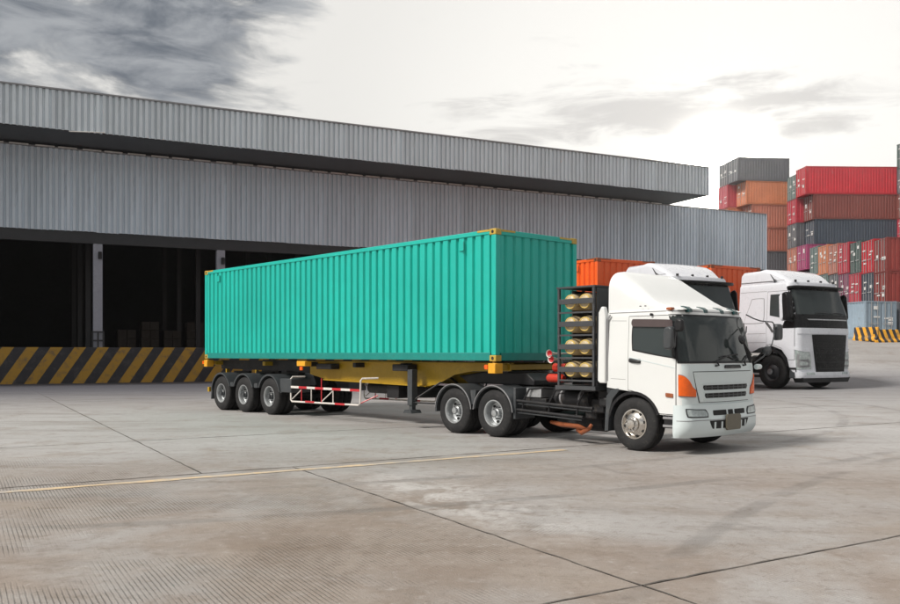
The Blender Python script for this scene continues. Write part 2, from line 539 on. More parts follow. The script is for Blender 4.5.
    c = mixcol(t, 1.0, c, (0.86, 0.86, 0.87), 'MULTIPLY')
    L(c, b.inputs['Base Color'])
    L(maprange(t, mid, 0.3, 0.7, 0.62, 0.82, smooth=False), b.inputs['Roughness'])
    b.inputs['Specular IOR Level'].default_value = 0.35
    hgt = math_node(t, 'ADD', math_node(t, 'MULTIPLY', fine, 0.5), math_node(t, 'MULTIPLY', grit, 0.35))
    hgt = math_node(t, 'SUBTRACT', hgt, math_node(t, 'MULTIPLY', gr, 0.8))
    bump(t, hgt, 0.8, 0.02, b)
    return m


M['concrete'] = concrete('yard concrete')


def worn_paint(name, col):
    """road paint: the strip itself is broken up by wear into bare concrete colour"""
    m = bpy.data.materials.new(name)
    m.use_nodes = True
    t = m.node_tree
    b = t.nodes['Principled BSDF']
    geo = N(t, 'ShaderNodeNewGeometry')
    n = N(t, 'ShaderNodeTexNoise', inp={'Scale': 5.0, 'Detail': 9, 'Roughness': 0.75})
    t.links.new(geo.outputs['Position'], n.inputs[0])
    n2 = N(t, 'ShaderNodeTexNoise', inp={'Scale': 0.5, 'Detail': 4, 'Roughness': 0.6})
    t.links.new(geo.outputs['Position'], n2.inputs[0])
    k = math_node(t, 'ADD', math_node(t, 'MULTIPLY', n.outputs[0], 0.6), math_node(t, 'MULTIPLY', n2.outputs[0], 0.4))
    c = mixcol(t, maprange(t, k, 0.40, 0.62), col, (0.37, 0.345, 0.32))
    t.links.new(c, b.inputs['Base Color'])
    b.inputs['Roughness'].default_value = 0.75
    return m


M['line_paint'] = worn_paint('worn yellow paint', (0.60, 0.45, 0.27))
M['sealant'] = paint('joint sealant', (0.10, 0.088, 0.078), 0.85, var=0.4, scale=3, dirt=1.0, dirtcol=(0.30, 0.27, 0.24))
M['tarmac'] = paint('asphalt patch', (0.10, 0.10, 0.11), 0.8, var=0.2)

# ------------------------------------------------------------------ the ground


def sstep(a, b, x):
    t = max(0.0, min(1.0, (x - a) / (b - a)))
    return t * t * (3 - 2 * t)


YARD_Z = 2.6


def terrain(x, y):
    a = 0.65 * sstep(43, 60, y) + 0.35 * max(0, min(1, (y - 43) / 16))
    up = 1.35 * max(0, min(1, (y - 66) / 17)) * (1 - sstep(84.5, 89, y)) * sstep(28, 31, x)
    return -0.02 + (YARD_Z + 0.02) * min(1, a) * sstep(12, 22, x) + up


def axis(lo, hi, a, b, step):
    v = [lo, lo / 3, ]
    t = a
    while t <= b:
        v.append(t)
        t += step
    return v + [hi / 3, hi]


gx = axis(-2400, 2400, -60, 90, 1.5)
gy = [-300, -60, 0, 20, 40] + [40 + 1.25 * i for i in range(1, 60)] + [140, 260, 700, 2500]
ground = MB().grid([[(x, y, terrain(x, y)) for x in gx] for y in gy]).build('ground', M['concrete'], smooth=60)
tag(ground, kind='structure')

# concrete slabs: rows along U (32.5 deg), cross joints along V (119 deg)
UA, VA = R(32.5), R(119)
U = Vector((math.cos(UA), math.sin(UA)))
V = Vector((math.cos(VA), math.sin(VA)))
nrm = Vector((-math.sin(UA), math.cos(UA)))


def slab_pt(u, w):
    """u metres along the row, w metres across rows (distance from the origin along the row normal)"""
    return U * u + V * (w / V.dot(nrm))


def u_of(p):
    p = Vector(p)
    w = p.dot(nrm)
    return (p - V * (w / V.dot(nrm))).dot(U)


rows = [-10.5, -3.0, 4.55, 12.0, 17.1, 24.6, 32.1, 39.6, 47.1, 54.6]
ud, ue = u_of((1.37, 6.22)), u_of((-3.37, 12.07))
GAP = 0.008
SLABS = []
for r in range(len(rows) - 1):
    w0, w1 = rows[r], rows[r + 1]
    base, stepu = (ud, 13.0) if r < 3 else (ue, 9.0)
    for k in range(-5, 6):
        a, b2 = base + k * stepu, base + (k + 1) * stepu
        q = [slab_pt(a + GAP, w0 + GAP), slab_pt(b2 - GAP, w0 + GAP), slab_pt(b2 - GAP, w1 - GAP), slab_pt(a + GAP, w1 - GAP)]
        # keep slabs on the level yard in front of the warehouse
        bad = False
        for p in q:
            loc_y = -(p.x + 24) * 0.442 + (p.y - 47.3) * 0.897
            if (p.y > 42.5 and p.x > 11.5) or loc_y > -0.3 or p.x > 60 or p.x < -60:
                bad = True
        if bad:
            continue
        dz = random.uniform(-0.0015, 0.0015)
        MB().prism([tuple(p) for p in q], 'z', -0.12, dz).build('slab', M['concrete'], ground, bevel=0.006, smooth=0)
        SLABS.append(q)


def strip_along(name, p0, p1, width, z, mat, parent, wob=0.0, seg=40):
    p0, p1 = Vector(p0), Vector(p1)
    d = (p1 - p0).normalized()
    s = Vector((-d.y, d.x))
    rows_ = [[], []]
    for i in range(seg + 1):
        c = p0.lerp(p1, i / seg)
        off = random.uniform(-wob, wob)
        w = width * (1 + random.uniform(-0.35, 0.35) * (1 if wob else 0))
        for j, sg in enumerate((-1, 1)):
            q = c + s * (off + sg * w / 2)
            rows_[j].append((q.x, q.y, z))
    return MB().grid(rows_).build(name, mat, parent, smooth=0)


for w, wd in ((4.55, 0.020), (12.0, 0.032), (17.1, 0.02), (24.6, 0.02), (32.1, 0.02)):
    strip_along('joint_sealant', slab_pt(-12, w), slab_pt(24, w), wd, 0.0035, M['sealant'], ground, 0.012, 160)
strip_along('joint_sealant', slab_pt(ud, -3), slab_pt(ud, 11.95), 0.012, 0.0035, M['sealant'], ground, 0.01, 80)
strip_along('joint_sealant', slab_pt(ue, 12.05), slab_pt(ue, 39), 0.022, 0.0035, M['sealant'], ground, 0.01, 80)
line = strip_along('painted_line', slab_pt(-12, 11.62), slab_pt(9.0, 11.62), 0.16, 0.005, M['line_paint'], None, 0.004, 60)
tag(line, kind='structure')

# ------------------------------------------------------------------ wheels


def tyre_mesh(r, w, ri):
    mb = MB()
    p = [(ri, 0.012), (ri + 0.02, 0.0), (ri + (r - ri) * 0.45, -0.012), (r * 0.93, 0.004), (r * 0.975, 0.022)]
    e = [(r * 0.995, 0.045)]
    # tread with three grooves
    tr = []
    for k in range(4):
        a = 0.05 + (w - 0.10) * k / 4
        b_ = 0.05 + (w - 0.10) * (k + 1) / 4
        tr += [(r, a + 0.006), (r, b_ - 0.012)]
        if k < 3:
            tr += [(r - 0.014, b_ - 0.010), (r - 0.014, b_ + 0.004)]
    q = [(rr, w - y) for rr, y in reversed(p + e)]
    mb.lathe_y(p + e + tr + q, n=48)
    return mb.mesh('tyre', 40)


def wheel_parts(kind, r, w, ri):
    """meshes for a wheel whose outer face looks toward -y and whose centre is the origin"""
    out = [('tyre', tyre_mesh(r, w, ri), M['rubber'])]
    if kind == 'steer':            # pushed-out disc with a bright hub
        mb = MB().lathe_y([(ri + 0.006, 0.02), (ri + 0.008, -0.006), (ri - 0.012, -0.008), (ri - 0.03, 0.02), (ri * 0.86, 0.035), (ri * 0.70, -0.005), (ri * 0.52, -0.022), (ri * 0.50, -0.06), (ri * 0.36, -0.075), (ri * 0.30, -0.11), (ri * 0.1, -0.118), (0.001, -0.118)], n=40)
        out.append(('rim', mb.mesh('rim', 30), M['chrome']))
        holes = MB()
        for k in range(8):
            a = 2 * math.pi * k / 8 + 0.2
            cx, cz = ri * 0.785 * math.cos(a), ri * 0.785 * math.sin(a)
            holes.tube([(cx, 0.006, cz), (cx, 0.03, cz)], ri * 0.095, 12)
        out.append(('hand_hole', holes.mesh('hand_hole', 30), M['hole']))
        nuts = MB()
        for k in range(10):
            a = 2 * math.pi * k / 10
            cx, cz = ri * 0.43 * math.cos(a), ri * 0.43 * math.sin(a)
            nuts.tube([(cx, -0.05, cz), (cx, -0.088, cz)], ri * 0.045, 6)
        out.append(('wheel_nut', nuts.mesh('wheel_nut', 30), M['silver']))
    elif kind == 'dark':
        mb = MB().lathe_y([(ri + 0.006, 0.02), (ri + 0.008, -0.006), (ri - 0.02, 0.01), (ri * 0.8, 0.045), (ri * 0.6, 0.0), (ri * 0.4, -0.02), (ri * 0.36, -0.09), (0.001, -0.10)], n=32)
        out.append(('rim', mb.mesh('rim', 30), M['dark_rim']))
        mb = MB().lathe_y([(ri * 0.33, -0.095), (ri * 0.30, -0.115), (0.001, -0.12)], n=24)
        out.append(('hub_cap', mb.mesh('hub_cap', 30), M['silver']))
    else:                           # deep dish of a twin wheel
        d = 0.15 if kind == 'drive' else 0.12
        mb = MB().lathe_y([(ri + 0.006, 0.02), (ri + 0.008, -0.006), (ri - 0.014, -0.006), (ri - 0.028, 0.02), (ri * 0.88, 0.05), (ri * 0.84, d), (ri * 0.60, d + 0.02), (ri * 0.56, d - 0.01), (0.001, d - 0.01)], n=40)
        out.append(('rim', mb.mesh('rim', 30), M['rim']))
        holes = MB()
        for k in range(6):
            a = 2 * math.pi * k / 6 + 0.3
            cx, cz = ri * 0.70 * math.cos(a), ri * 0.70 * math.sin(a)
            holes.tube([(cx, d - 0.005, cz), (cx, d + 0.03, cz)], ri * 0.11, 10)
        out.append(('hand_hole', holes.mesh('hand_hole', 30), M['hole']))
        hb = MB().lathe_y([(ri * 0.36, d), (ri * 0.34, d - 0.08), (ri * 0.26, d - 0.10), (ri * 0.24, d - 0.15), (0.001, d - 0.155)], n=24)
        out.append(('hub', hb.mesh('hub', 30), M['rim'] if kind == 'drive' else M['mud']))
        nuts = MB()
        for k in range(10):
            a = 2 * math.pi * k / 10
            cx, cz = ri * 0.47 * math.cos(a), ri * 0.47 * math.sin(a)
            nuts.tube([(cx, d, cz), (cx, d - 0.05, cz)], ri * 0.05, 6)
        out.append(('wheel_nut', nuts.mesh('wheel_nut', 30), M['dark_rim']))
    return out


WHEELS = {}


def wheel(parent, kind, r, w, ri, x, y, far=False, yaw=0.0):
    """y is the outer face plane"""
    key = (kind, r, w, ri)
    if key not in WHEELS:
        WHEELS[key] = wheel_parts(*key)
    e = empty('wheel', (x, y, r), (math.pi if far else 0) + yaw, 1, parent)
    for nm, me, mt in WHEELS[key]:
        link(nm, me, mt, e)
    return e


def axle_pair(parent, kind, r, w, ri, x, y0, y1, twin):
    wheel(parent, kind, r, w, ri, x, y0)
    wheel(parent, kind, r, w, ri, x, y1, True)
    if twin:
        wheel(parent, 'dark', r, w, ri, x, y0 + w + 0.04)
        wheel(parent, 'dark', r, w, ri, x, y1 - w - 0.04, True)
    MB().tube([(x, y0 + 0.16, r), (x, y1 - 0.16, r)], 0.075, 12).build('axle', M['chassis'], parent)


def arc_guard(cx, cz, r, a0, a1, y0, y1, lip=0.03, n=14, th=0.012):
    """half-round mudguard: curved sheet with a folded outer lip"""
    mb = MB()
    ro = []
    for i in range(n + 1):
        a = R(a0 + (a1 - a0) * i / n)
        c, s = math.cos(a), math.sin(a)
        ro.append([(cx + (r - lip) * c, y0 + 0.004, cz + (r - lip) * s), (cx + r * c, y0, cz + r * s), (cx + r * c, y1, cz + r * s), (cx + (r - th) * c, y1, cz + (r - th) * s), (cx + (r - th) * c, y0 + 0.02, cz + (r - th) * s), (cx + (r - lip) * c, y0 + 0.004, cz + (r - lip) * s)])
    mb.grid(ro)
    mb.add(ro[0][:5], [(0, 1, 2, 3, 4)])
    mb.add(ro[-1][:5], [(4, 3, 2, 1, 0)])
    return mb


# ------------------------------------------------------------------ cab shell: plan outlines stacked over height


class Shell:
    def __init__(s, xr, xf, hw, yc, rx, ry, bulge):
        s.xr, s.xf, s.hw, s.yc, s.rx, s.ry, s.bulge = xr, xf, hw, yc, rx, ry, bulge

    @staticmethod
    def lerp(tab, z):
        if z <= tab[0][0]:
            return tab[0][1]
        for (a, b), (c, d) in zip(tab, tab[1:]):
            if z <= c:
                return b + (d - b) * (z - a) / (c - a)
        return tab[-1][1]

    def __call__(s, u, z):
        X = s.lerp(s.xf, z)
        h = s.lerp(s.hw, z)
        Xe = X - s.bulge
        xs = Xe - s.rx
        yf = h - s.ry
        if u > 2.5:
            x, y, z = s(5 - u, z)
            return (x, 2 * s.yc - y, z)
        if u <= 1:
            return (s.xr + (xs - s.xr) * u, s.yc - h, z)
        if u <= 2:
            a = (u - 1) * math.pi / 2
            return (xs + s.rx * math.sin(a), s.yc - h + s.ry * (1 - math.cos(a)), z)
        q = 2 * (u - 2) - 1
        return (X - s.bulge * q * q, s.yc + yf * q, z)

    def ux(s, x, z):
        xs = s.lerp(s.xf, z) - s.bulge - s.rx
        if x <= xs:
            return (x - s.xr) / (xs - s.xr)
        return 1 + math.asin(min(1, (x - xs) / s.rx)) * 2 / math.pi

    def uy(s, y, z):
        yf = s.lerp(s.hw, z) - s.ry
        q = (y - s.yc) / yf
        if q < -1:
            return 1 + math.acos(max(-1, min(1, 1 - (y - (s.yc - yf - s.ry)) / s.ry))) * 2 / math.pi
        if q > 1:
            return 5 - s.uy(2 * s.yc - y, z)
        return 2 + (q + 1) / 2

    def normal(s, u, z):
        e = 1e-3
        a = Vector(s(u + e, z)) - Vector(s(u - e, z))
        b = Vector(s(u, z + e)) - Vector(s(u, z - e))
        return a.cross(b).normalized()

    def off(s, u, z, d):
        p = Vector(s(u, z)) + s.normal(u, z) * d
        return tuple(p)

    def body(s, zb, zt, us, nz, crown=0.05):
        rows_ = []
        for j in range(nz + 1):
            t = j / nz
            rows_.append([s(u, zb(u) + (zt - zb(u)) * t) for u in us])
        top = rows_[-1]
        cx = sum(p[0] for p in top) / len(top)
        cy = s.yc
        for k, (sc, dz) in enumerate(((0.985, 0.5), (0.94, 0.9), (0.85, 1.0))):
            rows_.append([(cx + (p[0] - cx) * sc, cy + (p[1] - cy) * sc, zt + crown * dz) for p in top])
        mb = MB().grid(rows_)
        n = len(us)
        b = len(mb.v) - n
        mb.f.append(tuple(range(b, b + n)))
        # back wall
        for j in range(len(rows_) - 1):
            mb.f.append((j * n, (j + 1) * n, (j + 2) * n - 1, (j + 1) * n - 1))
        return mb

    def patch(s, pts, d, th=0.02, n=12, m=8, k=0.1, fn=None):
        """solid panel lying on the shell; pts = four (u,z) corners bl, br, tr, tl; fn(a,b)->(u,z) overrides"""
        g = []
        for j in range(m + 1):
            row = []
            for i in range(n + 1):
                a, b = 2 * i / n - 1, 2 * j / m - 1
                aa = (a * math.sqrt(1 - k * b * b / 2)) / math.sqrt(1 - 0 * k) if k else a
                bb = b * math.sqrt(1 - k * a * a / 2) if k else b
                A, B = (aa + 1) / 2, (bb + 1) / 2
                if fn:
                    u, z = fn(A, B)
                else:
                    u = (pts[0][0] * (1 - A) + pts[1][0] * A) * (1 - B) + (pts[3][0] * (1 - A) + pts[2][0] * A) * B
                    z = (pts[0][1] * (1 - A) + pts[1][1] * A) * (1 - B) + (pts[3][1] * (1 - A) + pts[2][1] * A) * B
                row.append((u, z))
            g.append(row)
        mb = MB()
        outer = [[s.off(u, z, d) for u, z in r] for r in g]
        inner = [[s.off(u, z, d - th) for u, z in r] for r in g]
        mb.grid(outer)
        W = n + 1
        edge = [(0, i) for i in range(W)] + [(j, n) for j in range(1, m + 1)] + [(m, i) for i in range(n - 1, -1, -1)] + [(j, 0) for j in range(m - 1, 0, -1)]
        bq = len(mb.v)
        eo = [outer[j][i] for j, i in edge]
        ei = [inner[j][i] for j, i in edge]
        ne = len(edge)
        mb.add(eo + ei, [(i, ne + i, ne + (i + 1) % ne, (i + 1) % ne) for i in range(ne)])
        return mb


US = [i / 12 for i in range(12)] + [1 + i / 6 for i in range(6)] + [2 + i / 12 for i in range(12)] + [3 + i / 6 for i in range(6)] + [4 + i / 12 for i in range(13)]

# ------------------------------------------------------------------ tractor of the teal container (local: x forward, y from the near side to the far side)
TRUCK_LOC, TRUCK_ROT = (0.888, 17.236, 0), 0.733 - math.pi / 2


def white_tractor():
    T = empty('truck_tractor', TRUCK_LOC, TRUCK_ROT)
    tag(T, 'white cab-over truck pulling the teal container, gas cylinder rack behind its cab', 'truck', 'white trucks in the yard')
    YC = 1.175
    S = Shell(2.66, [(0.6, 4.30), (1.4, 4.29), (1.5, 4.27), (2.2, 4.11), (2.36, 4.04)], [(0.6, 1.125), (1.5, 1.125), (2.36, 1.085)], YC, 0.15, 0.22, 0.09)

    def zb_x(x):
        tab = [(2.66, 1.05), (3.2, 0.99), (3.38, 0.94), (3.55, 0.83), (3.66, 0.70), (3.72, 0.635), (4.2, 0.625)]
        return Shell.lerp(tab, x)

    def zb(u):
        if u > 2.5:
            u = 5 - u
        return zb_x(S(u, 1.0)[0]) if u <= 1 else 0.78 if u > 1.3 else 0.63
    us = [S.ux(x, 1.0) for x in (2.66, 2.8, 2.95, 3.1, 3.2, 3.3, 3.38, 3.46, 3.55, 3.61, 3.66, 3.72, 3.85, 4.0)] + [1, 1.15, 1.3, 1.31, 1.5, 1.7, 1.85] + [2 + i / 12 for i in range(6)]
    us = us + [2.5] + [5 - u for u in reversed(us)]
    S.body(zb, 2.33, us, 14, 0.05).build('cab', M['white'], T, smooth=35)
    # doors on both sides
    for far in (False, True):
        def side(u):
            return 5 - u if far else u

        def dfn(A, B, g=0.0):
            x = (3.11 - g) + (4.04 - 3.11 + 2 * g) * A
            zz = zb_x(x) + 0.02 - g
            z = zz + (2.25 + g - zz) * B
            return side(S.ux(x, z)), z
        S.patch(None, 0.003, 0.02, 22, 12, 0.0, fn=lambda A, B: dfn(A, B, 0.011)).build('door_gap', M['gap'], T)
        d = S.patch(None, 0.009, 0.02, 22, 12, 0.0, fn=dfn).build('door', M['white'], T, smooth=35)
        # window with dark rubber frame, smoked rain visor on top
        W = [(3.20, 1.70), (4.03, 1.55), (3.97, 2.13), (3.20, 2.17)]
        Wf = [(3.17, 1.675), (4.06, 1.515), (4.0, 2.155), (3.17, 2.195)]
        S.patch([(side(S.ux(x, z)), z) for x, z in Wf], 0.013, 0.02, 14, 8, 0.14).build('window_frame', M['black'], d)
        S.patch([(side(S.ux(x, z)), z) for x, z in W], 0.017, 0.02, 14, 8, 0.14).build('window', M['glass'], d)
        V_ = [(3.18, 2.08), (3.96, 2.05), (3.94, 2.17), (3.18, 2.21)]
        S.patch([(side(S.ux(x, z)), z) for x, z in V_], 0.045, 0.035, 12, 4, 0.2).build('rain_visor', M['rain_visor'], d)
        # waist crease and handle
        C_ = [(3.13, 1.56), (4.02, 1.395), (4.02, 1.41), (3.13, 1.575)]
        S.patch([(side(S.ux(x, z)), z) for x, z in C_], 0.0125, 0.02, 12, 1, 0.0).build('waist_crease', M['white_shaded'], d)
        ys = YC + 1.125 + 0.03 if far else YC - 1.125 - 0.03
        hb = MB().tube([(3.15, ys, 1.515), (3.19, ys - (0.015 if not far else -0.015), 1.515), (3.32, ys - (0.015 if not far else -0.015), 1.50), (3.36, ys, 1.50)], 0.016, 8)
        hb.build('handle', M['black'], d)
        H_ = [(3.12, 1.48), (3.37, 1.465), (3.37, 1.54), (3.12, 1.555)]
        S.patch([(side(S.ux(x, z)), z) for x, z in H_], 0.012, 0.02, 6, 3, 0.3).build('handle_recess', M['mud'], d)
        # small side repeater
        Q_ = [(3.86, 0.93), (4.0, 0.92), (4.0, 0.985), (3.86, 0.995)]
        S.patch([(side(S.ux(x, z)), z) for x, z in Q_], 0.025, 0.03, 6, 3, 0.2).build('side_repeater', M['copper'], T)
        # sleeper panel line behind the door
        for zl in (1.20, 2.19):
            P_ = [(2.74, zl), (3.05, zl - 0.01), (3.05, zl - 0.004), (2.74, zl + 0.006)]
            S.patch([(side(S.ux(x, z)), z) for x, z in P_], 0.002, 0.01, 6, 1, 0).build('body_crease', M['flash'], T)
    # windscreen
    S.patch([(1.12, 1.47), (3.88, 1.47), (3.88, 2.27), (1.12, 2.27)], 0.006, 0.02, 34, 10, 0.03).build('windscreen_seal', M['black'], T)
    ws = S.patch([(1.25, 1.505), (3.75, 1.505), (3.75, 2.235), (1.25, 2.235)], 0.010, 0.02, 34, 10, 0.03).build('windscreen', M['glass2'], T)
    for y0, y1 in ((0.85, 1.55), (1.75, 2.16)):
        pts = []
        for i in range(9):
            t = i / 8
            y = y0 + (y1 - y0) * t
            z = 1.49 + 0.12 * math.sin(t * math.pi * 0.55)
            pts.append(S.off(S.uy(y, z), z, 0.035))
        MB().tube(pts, 0.012, 6).build('wiper', M['black'], ws)
        MB().tube([pts[0], S.off(S.uy(y0 + 0.05, 1.43), 1.43, 0.03), S.off(S.uy(y0 - 0.02, 1.43), 1.43, 0.0)], 0.018, 6).build('wiper', M['black'], ws)
        bl = [S.off(S.uy(y0 + 0.12 + (y1 - y0 - 0.1) * i / 6, 1.56), 1.56 + 0.03 * math.sin(i), 0.022) for i in range(7)]
        MB().tube(bl, 0.009, 5).build('wiper_blade', M['black'], ws)
    # front panel, cowl and grille
    # front below the windscreen, its shade put into the paint colour
    S.patch([(1.35, 0.79), (3.65, 0.79), (3.65, 1.455), (1.35, 1.455)], 0.004, 0.02, 30, 8, 0.0).build('front_panel', M['white_shaded'], T, smooth=35)
    gp = S.patch([(S.uy(0.42, 0.84), 0.84), (S.uy(1.93, 0.84), 0.84), (S.uy(2.06, 1.33), 1.33), (S.uy(0.29, 1.33), 1.33)], 0.020, 0.03, 22, 8, 0.02).build('grille_panel', M['white_shaded'], T, smooth=35)
    S.patch([(S.uy(0.405, 0.83), 0.83), (S.uy(1.945, 0.83), 0.83), (S.uy(2.075, 1.342), 1.342), (S.uy(0.275, 1.342), 1.342)], 0.006, 0.02, 22, 8, 0.02).build('grille_gap', M['gap'], T)
    for z0, z1, ya, yb in ((1.035, 1.115, 0.50, 1.84), (0.905, 0.985, 0.54, 1.80)):
        S.patch([(S.uy(ya, z0), z0), (S.uy(yb, z0), z0), (S.uy(yb + .02, z1), z1), (S.uy(ya - .02, z1), z1)], 0.0235, 0.02, 16, 2, 0.12).build('grille_slot', M['hole'], gp)
        for i in range(9):
            y = ya + 0.05 + (yb - ya - 0.1) * i / 8
            S.patch([(S.uy(y - .012, z0), z0), (S.uy(y + .012, z0), z0), (S.uy(y + .012, z1), z1), (S.uy(y - .012, z1), z1)], 0.028, 0.02, 2, 2, 0).build('grille_fin', M['mud'], gp)
        zm = (z0 + z1) / 2
        S.patch([(S.uy(ya, zm - .007), zm - .007), (S.uy(yb, zm - .007), zm - .007), (S.uy(yb, zm + .007), zm + .007), (S.uy(ya, zm + .007), zm + .007)], 0.030, 0.02, 12, 1, 0).build('grille_fin', M['mud'], gp)
    # raised surround round the slots
    for (ya, za, yb, zb_) in ((0.46, 1.14, 1.88, 1.155), (0.50, 0.872, 1.84, 0.887), (0.48, 1.003, 1.86, 1.018)):
        S.patch([(S.uy(ya, za), za), (S.uy(yb, za), za), (S.uy(yb, zb_), zb_), (S.uy(ya, zb_), zb_)], 0.030, 0.02, 12, 1, 0).build('grille_rib', M['white_shaded'], gp)
    # cowl vents under the glass
    S.patch([(S.uy(1.08, 1.385), 1.385), (S.uy(1.62, 1.385), 1.385), (S.uy(1.60, 1.44), 1.44), (S.uy(1.10, 1.44), 1.44)], 0.024, 0.03, 10, 2, 0.15).build('cowl_vent', M['black'], T)
    # indicator wedges at both corners
    for far in (False, True):
        def side(u):
            return 5 - u if far else u
        def ifn(A, B, g=0.0):
            zl = 0.955 - 0.02 * A - g
            zt = 1.285 - 0.25 * A ** 2.4 + g
            z = zl + (zt - zl) * B
            ue_ = S.uy(0.33 + g, z)
            return side(1.16 - g * 2 + (ue_ - 1.16 + g * 2) * A), z
        S.patch(None, 0.026, 0.035, 10, 8, 0.0, fn=ifn).build('indicator', M['amber'], T)
        S.patch(None, 0.009, 0.02, 10, 8, 0.0, fn=lambda A, B: ifn(A, B, 0.014)).build('indicator_bezel', M['flash'], T)
    # bumper
    B = Shell(4.0, [(0.26, 4.28), (0.36, 4.36), (0.55, 4.37), (0.62, 4.35), (0.8, 4.33)], [(0.26, 1.14), (0.4, 1.16), (0.8, 1.135)], YC, 0.20, 0.26, 0.10)
    zs = [0.27, 0.31, 0.38, 0.46, 0.54, 0.58, 0.60, 0.66, 0.74, 0.785, 0.80]
    rows_ = []
    for z in zs:
        rows_.append([B(u, z if z > 0.4 or 1.6 < u < 3.4 else z + 0.0) for u in US])
    top = rows_[-1]
    rows_.append([(p[0] - (0.12 if 1 < US[i] < 4 else 0.0), YC + (p[1] - YC) * 0.93, 0.805) for i, p in enumerate(top)])
    rows_.insert(0, [(p[0] - (0.15 if 1 < US[i] < 4 else 0), YC + (p[1] - YC) * 0.9, 0.275) for i, p in enumerate(rows_[0])])
    bp = MB().grid(rows_).build('bumper', M['white_shaded'], T, smooth=35)
    MB().box(4.05, 4.20, 0.25, 2.1, 0.78, 0.84).build('bumper_gap', M['hole'], T)
    for far in (False, True):
        def side(u):
            return 5 - u if far else u
        B.patch([(side(B.uy(0.12, 0.605)), 0.605), (side(B.uy(0.60, 0.59)), 0.59), (side(B.uy(0.55, 0.73)), 0.73), (side(B.uy(0.11, 0.75)), 0.75)], 0.006, 0.02, 12, 6, 0.2).build('lamp_bezel', M['black'], bp)
        B.patch([(side(B.uy(0.135, 0.62)), 0.62), (side(B.uy(0.57, 0.607)), 0.607), (side(B.uy(0.52, 0.715)), 0.715), (side(B.uy(0.125, 0.735)), 0.735)], 0.016, 0.02, 12, 6, 0.22).build('headlamp', M['lamp'], bp)
    for a, b_ in ((0.70, 1.06), (1.11, 1.26), (1.31, 1.68)):
        B.patch([(B.uy(a, 0.62), 0.62), (B.uy(b_, 0.62), 0.62), (B.uy(b_, 0.705), 0.705), (B.uy(a, 0.705), 0.705)], 0.004, 0.02, 8, 3, 0.1).build('air_intake', M['hole'], bp)
    B.patch([(B.uy(0.66, 0.405), 0.405), (B.uy(1.70, 0.405), 0.405), (B.uy(1.80, 0.54), 0.54), (B.uy(0.58, 0.54), 0.54)], 0.004, 0.02, 16, 4, 0.06).build('air_intake', M['hole'], bp)
    for y in (0.72, 0.90, 1.50, 1.66):
        B.patch([(B.uy(y - .02, 0.40), 0.40), (B.uy(y + .02, 0.40), 0.40), (B.uy(y + .02, 0.515), 0.515), (B.uy(y - .02, 0.515), 0.515)], 0.010, 0.02, 2, 3, 0).build('intake_bar', M['white_shaded'], bp)
    MB().prism([(1.00, 0.37), (1.39, 0.37), (1.42, 0.40), (1.42, 0.60), (1.39, 0.63), (1.01, 0.63), (0.98, 0.60), (0.98, 0.40)], 'x', 4.375, 4.405).build('number_plate', M['plate'], bp, bevel=0.004)
    B.patch([(1.0, 0.545), (4.0, 0.545), (4.0, 0.556), (1.0, 0.556)], 0.0025, 0.01, 30, 1, 0).build('bumper_seam', M['flash'], bp)
    # roof deflector
    prof = [(2.64, 3.05), (2.70, 3.055), (2.86, 2.985), (3.08, 2.845), (3.33, 2.665), (3.47, 2.56), (3.62, 2.475), (3.81, 2.415), (3.96, 2.385), (4.03, 2.35)]
    mb = MB()
    rows_ = []
    for x, z in prof:
        yo = 0.015 + 0.13 * max(0, (x - 3.5) / 0.5) ** 2
        zb0 = 2.345
        r_ = min(0.30, (z - zb0) * 0.62)
        pts = [(x, YC - 1.07 + yo, zb0), (x, YC - 1.07 + yo + 0.008, z - r_)]
        for a in (12, 25, 38, 52, 66, 78, 90):
            pts.append((x, YC - 1.06 + yo + r_ * (1 - math.cos(R(a))), z - r_ + r_ * math.sin(R(a))))
        for q in (-0.5, 0, 0.5):
            pts.append((x, YC + q * 1.4, z + 0.012 * (1 - q * q)))
        m_ = [(p[0], 2 * YC - p[1], p[2]) for p in reversed(pts[:-3])]
        rows_.append(pts + m_)
    mb.grid(rows_)
    nn_ = len(rows_[0])
    mb.f.append(tuple(range(nn_)))
    rd = mb.build('roof_deflector', M['white'], T, smooth=40)
    S.patch([(0.02, 2.318), (4.98, 2.318), (4.98, 2.332), (0.02, 2.332)], 0.003, 0.01, 60, 1, 0).build('roof_seam', M['flash'], T)
    for y in (0.40, 0.86, 1.36, 1.80):
        MB().prism([(3.90, 2.418), (4.0, 2.40), (4.055, 2.36), (4.06, 2.31), (3.95, 2.30)], 'y', y, y + 0.10).build('marker_lamp', M['teal_mark'], rd)
    for x, z, s_ in ((3.35, 2.42, 0.008), (3.45, 2.42, 0.008), (3.57, 2.275, 0.022)):
        MB().tube([(x, 0.075, z), (x, 0.035, z)], s_, 8).build('bolt', M['black'], rd)
    MB().box(3.82, 3.92, 0.10, 0.2, 2.335, 2.385).build('roof_lamp', M['copper'], rd, bevel=0.01)
    # cab side extenders
    for far in (False, True):
        ya, yb = (0.0, 0.10) if not far else (2.25, 2.35)
        MB().prism([(2.49, 1.16), (2.53, 1.12), (2.66, 1.12), (2.66, 2.30), (2.62, 2.44), (2.57, 2.44), (2.51, 2.34)], 'y', ya, yb).build('side_extender', M['white'], T, bevel=0.018)
        MB().prism([(2.665, 1.16), (2.685, 1.16), (2.685, 2.20), (2.74, 2.29), (2.72, 2.30), (2.665, 2.22)], 'y', 0.045 if not far else 2.30, 0.06 if not far else 2.31).build('extender_seal', M['flash'], T)
        # wheel arch trim, mudguard, step
        y0, y1 = (0.035, 0.42) if not far else (1.93, 2.315)
        arc_guard(3.22, 0.45, 0.55, 20, 168, y0 if not far else y1, y1 if not far else y0, 0.05).build('mudguard', M['black'], T)
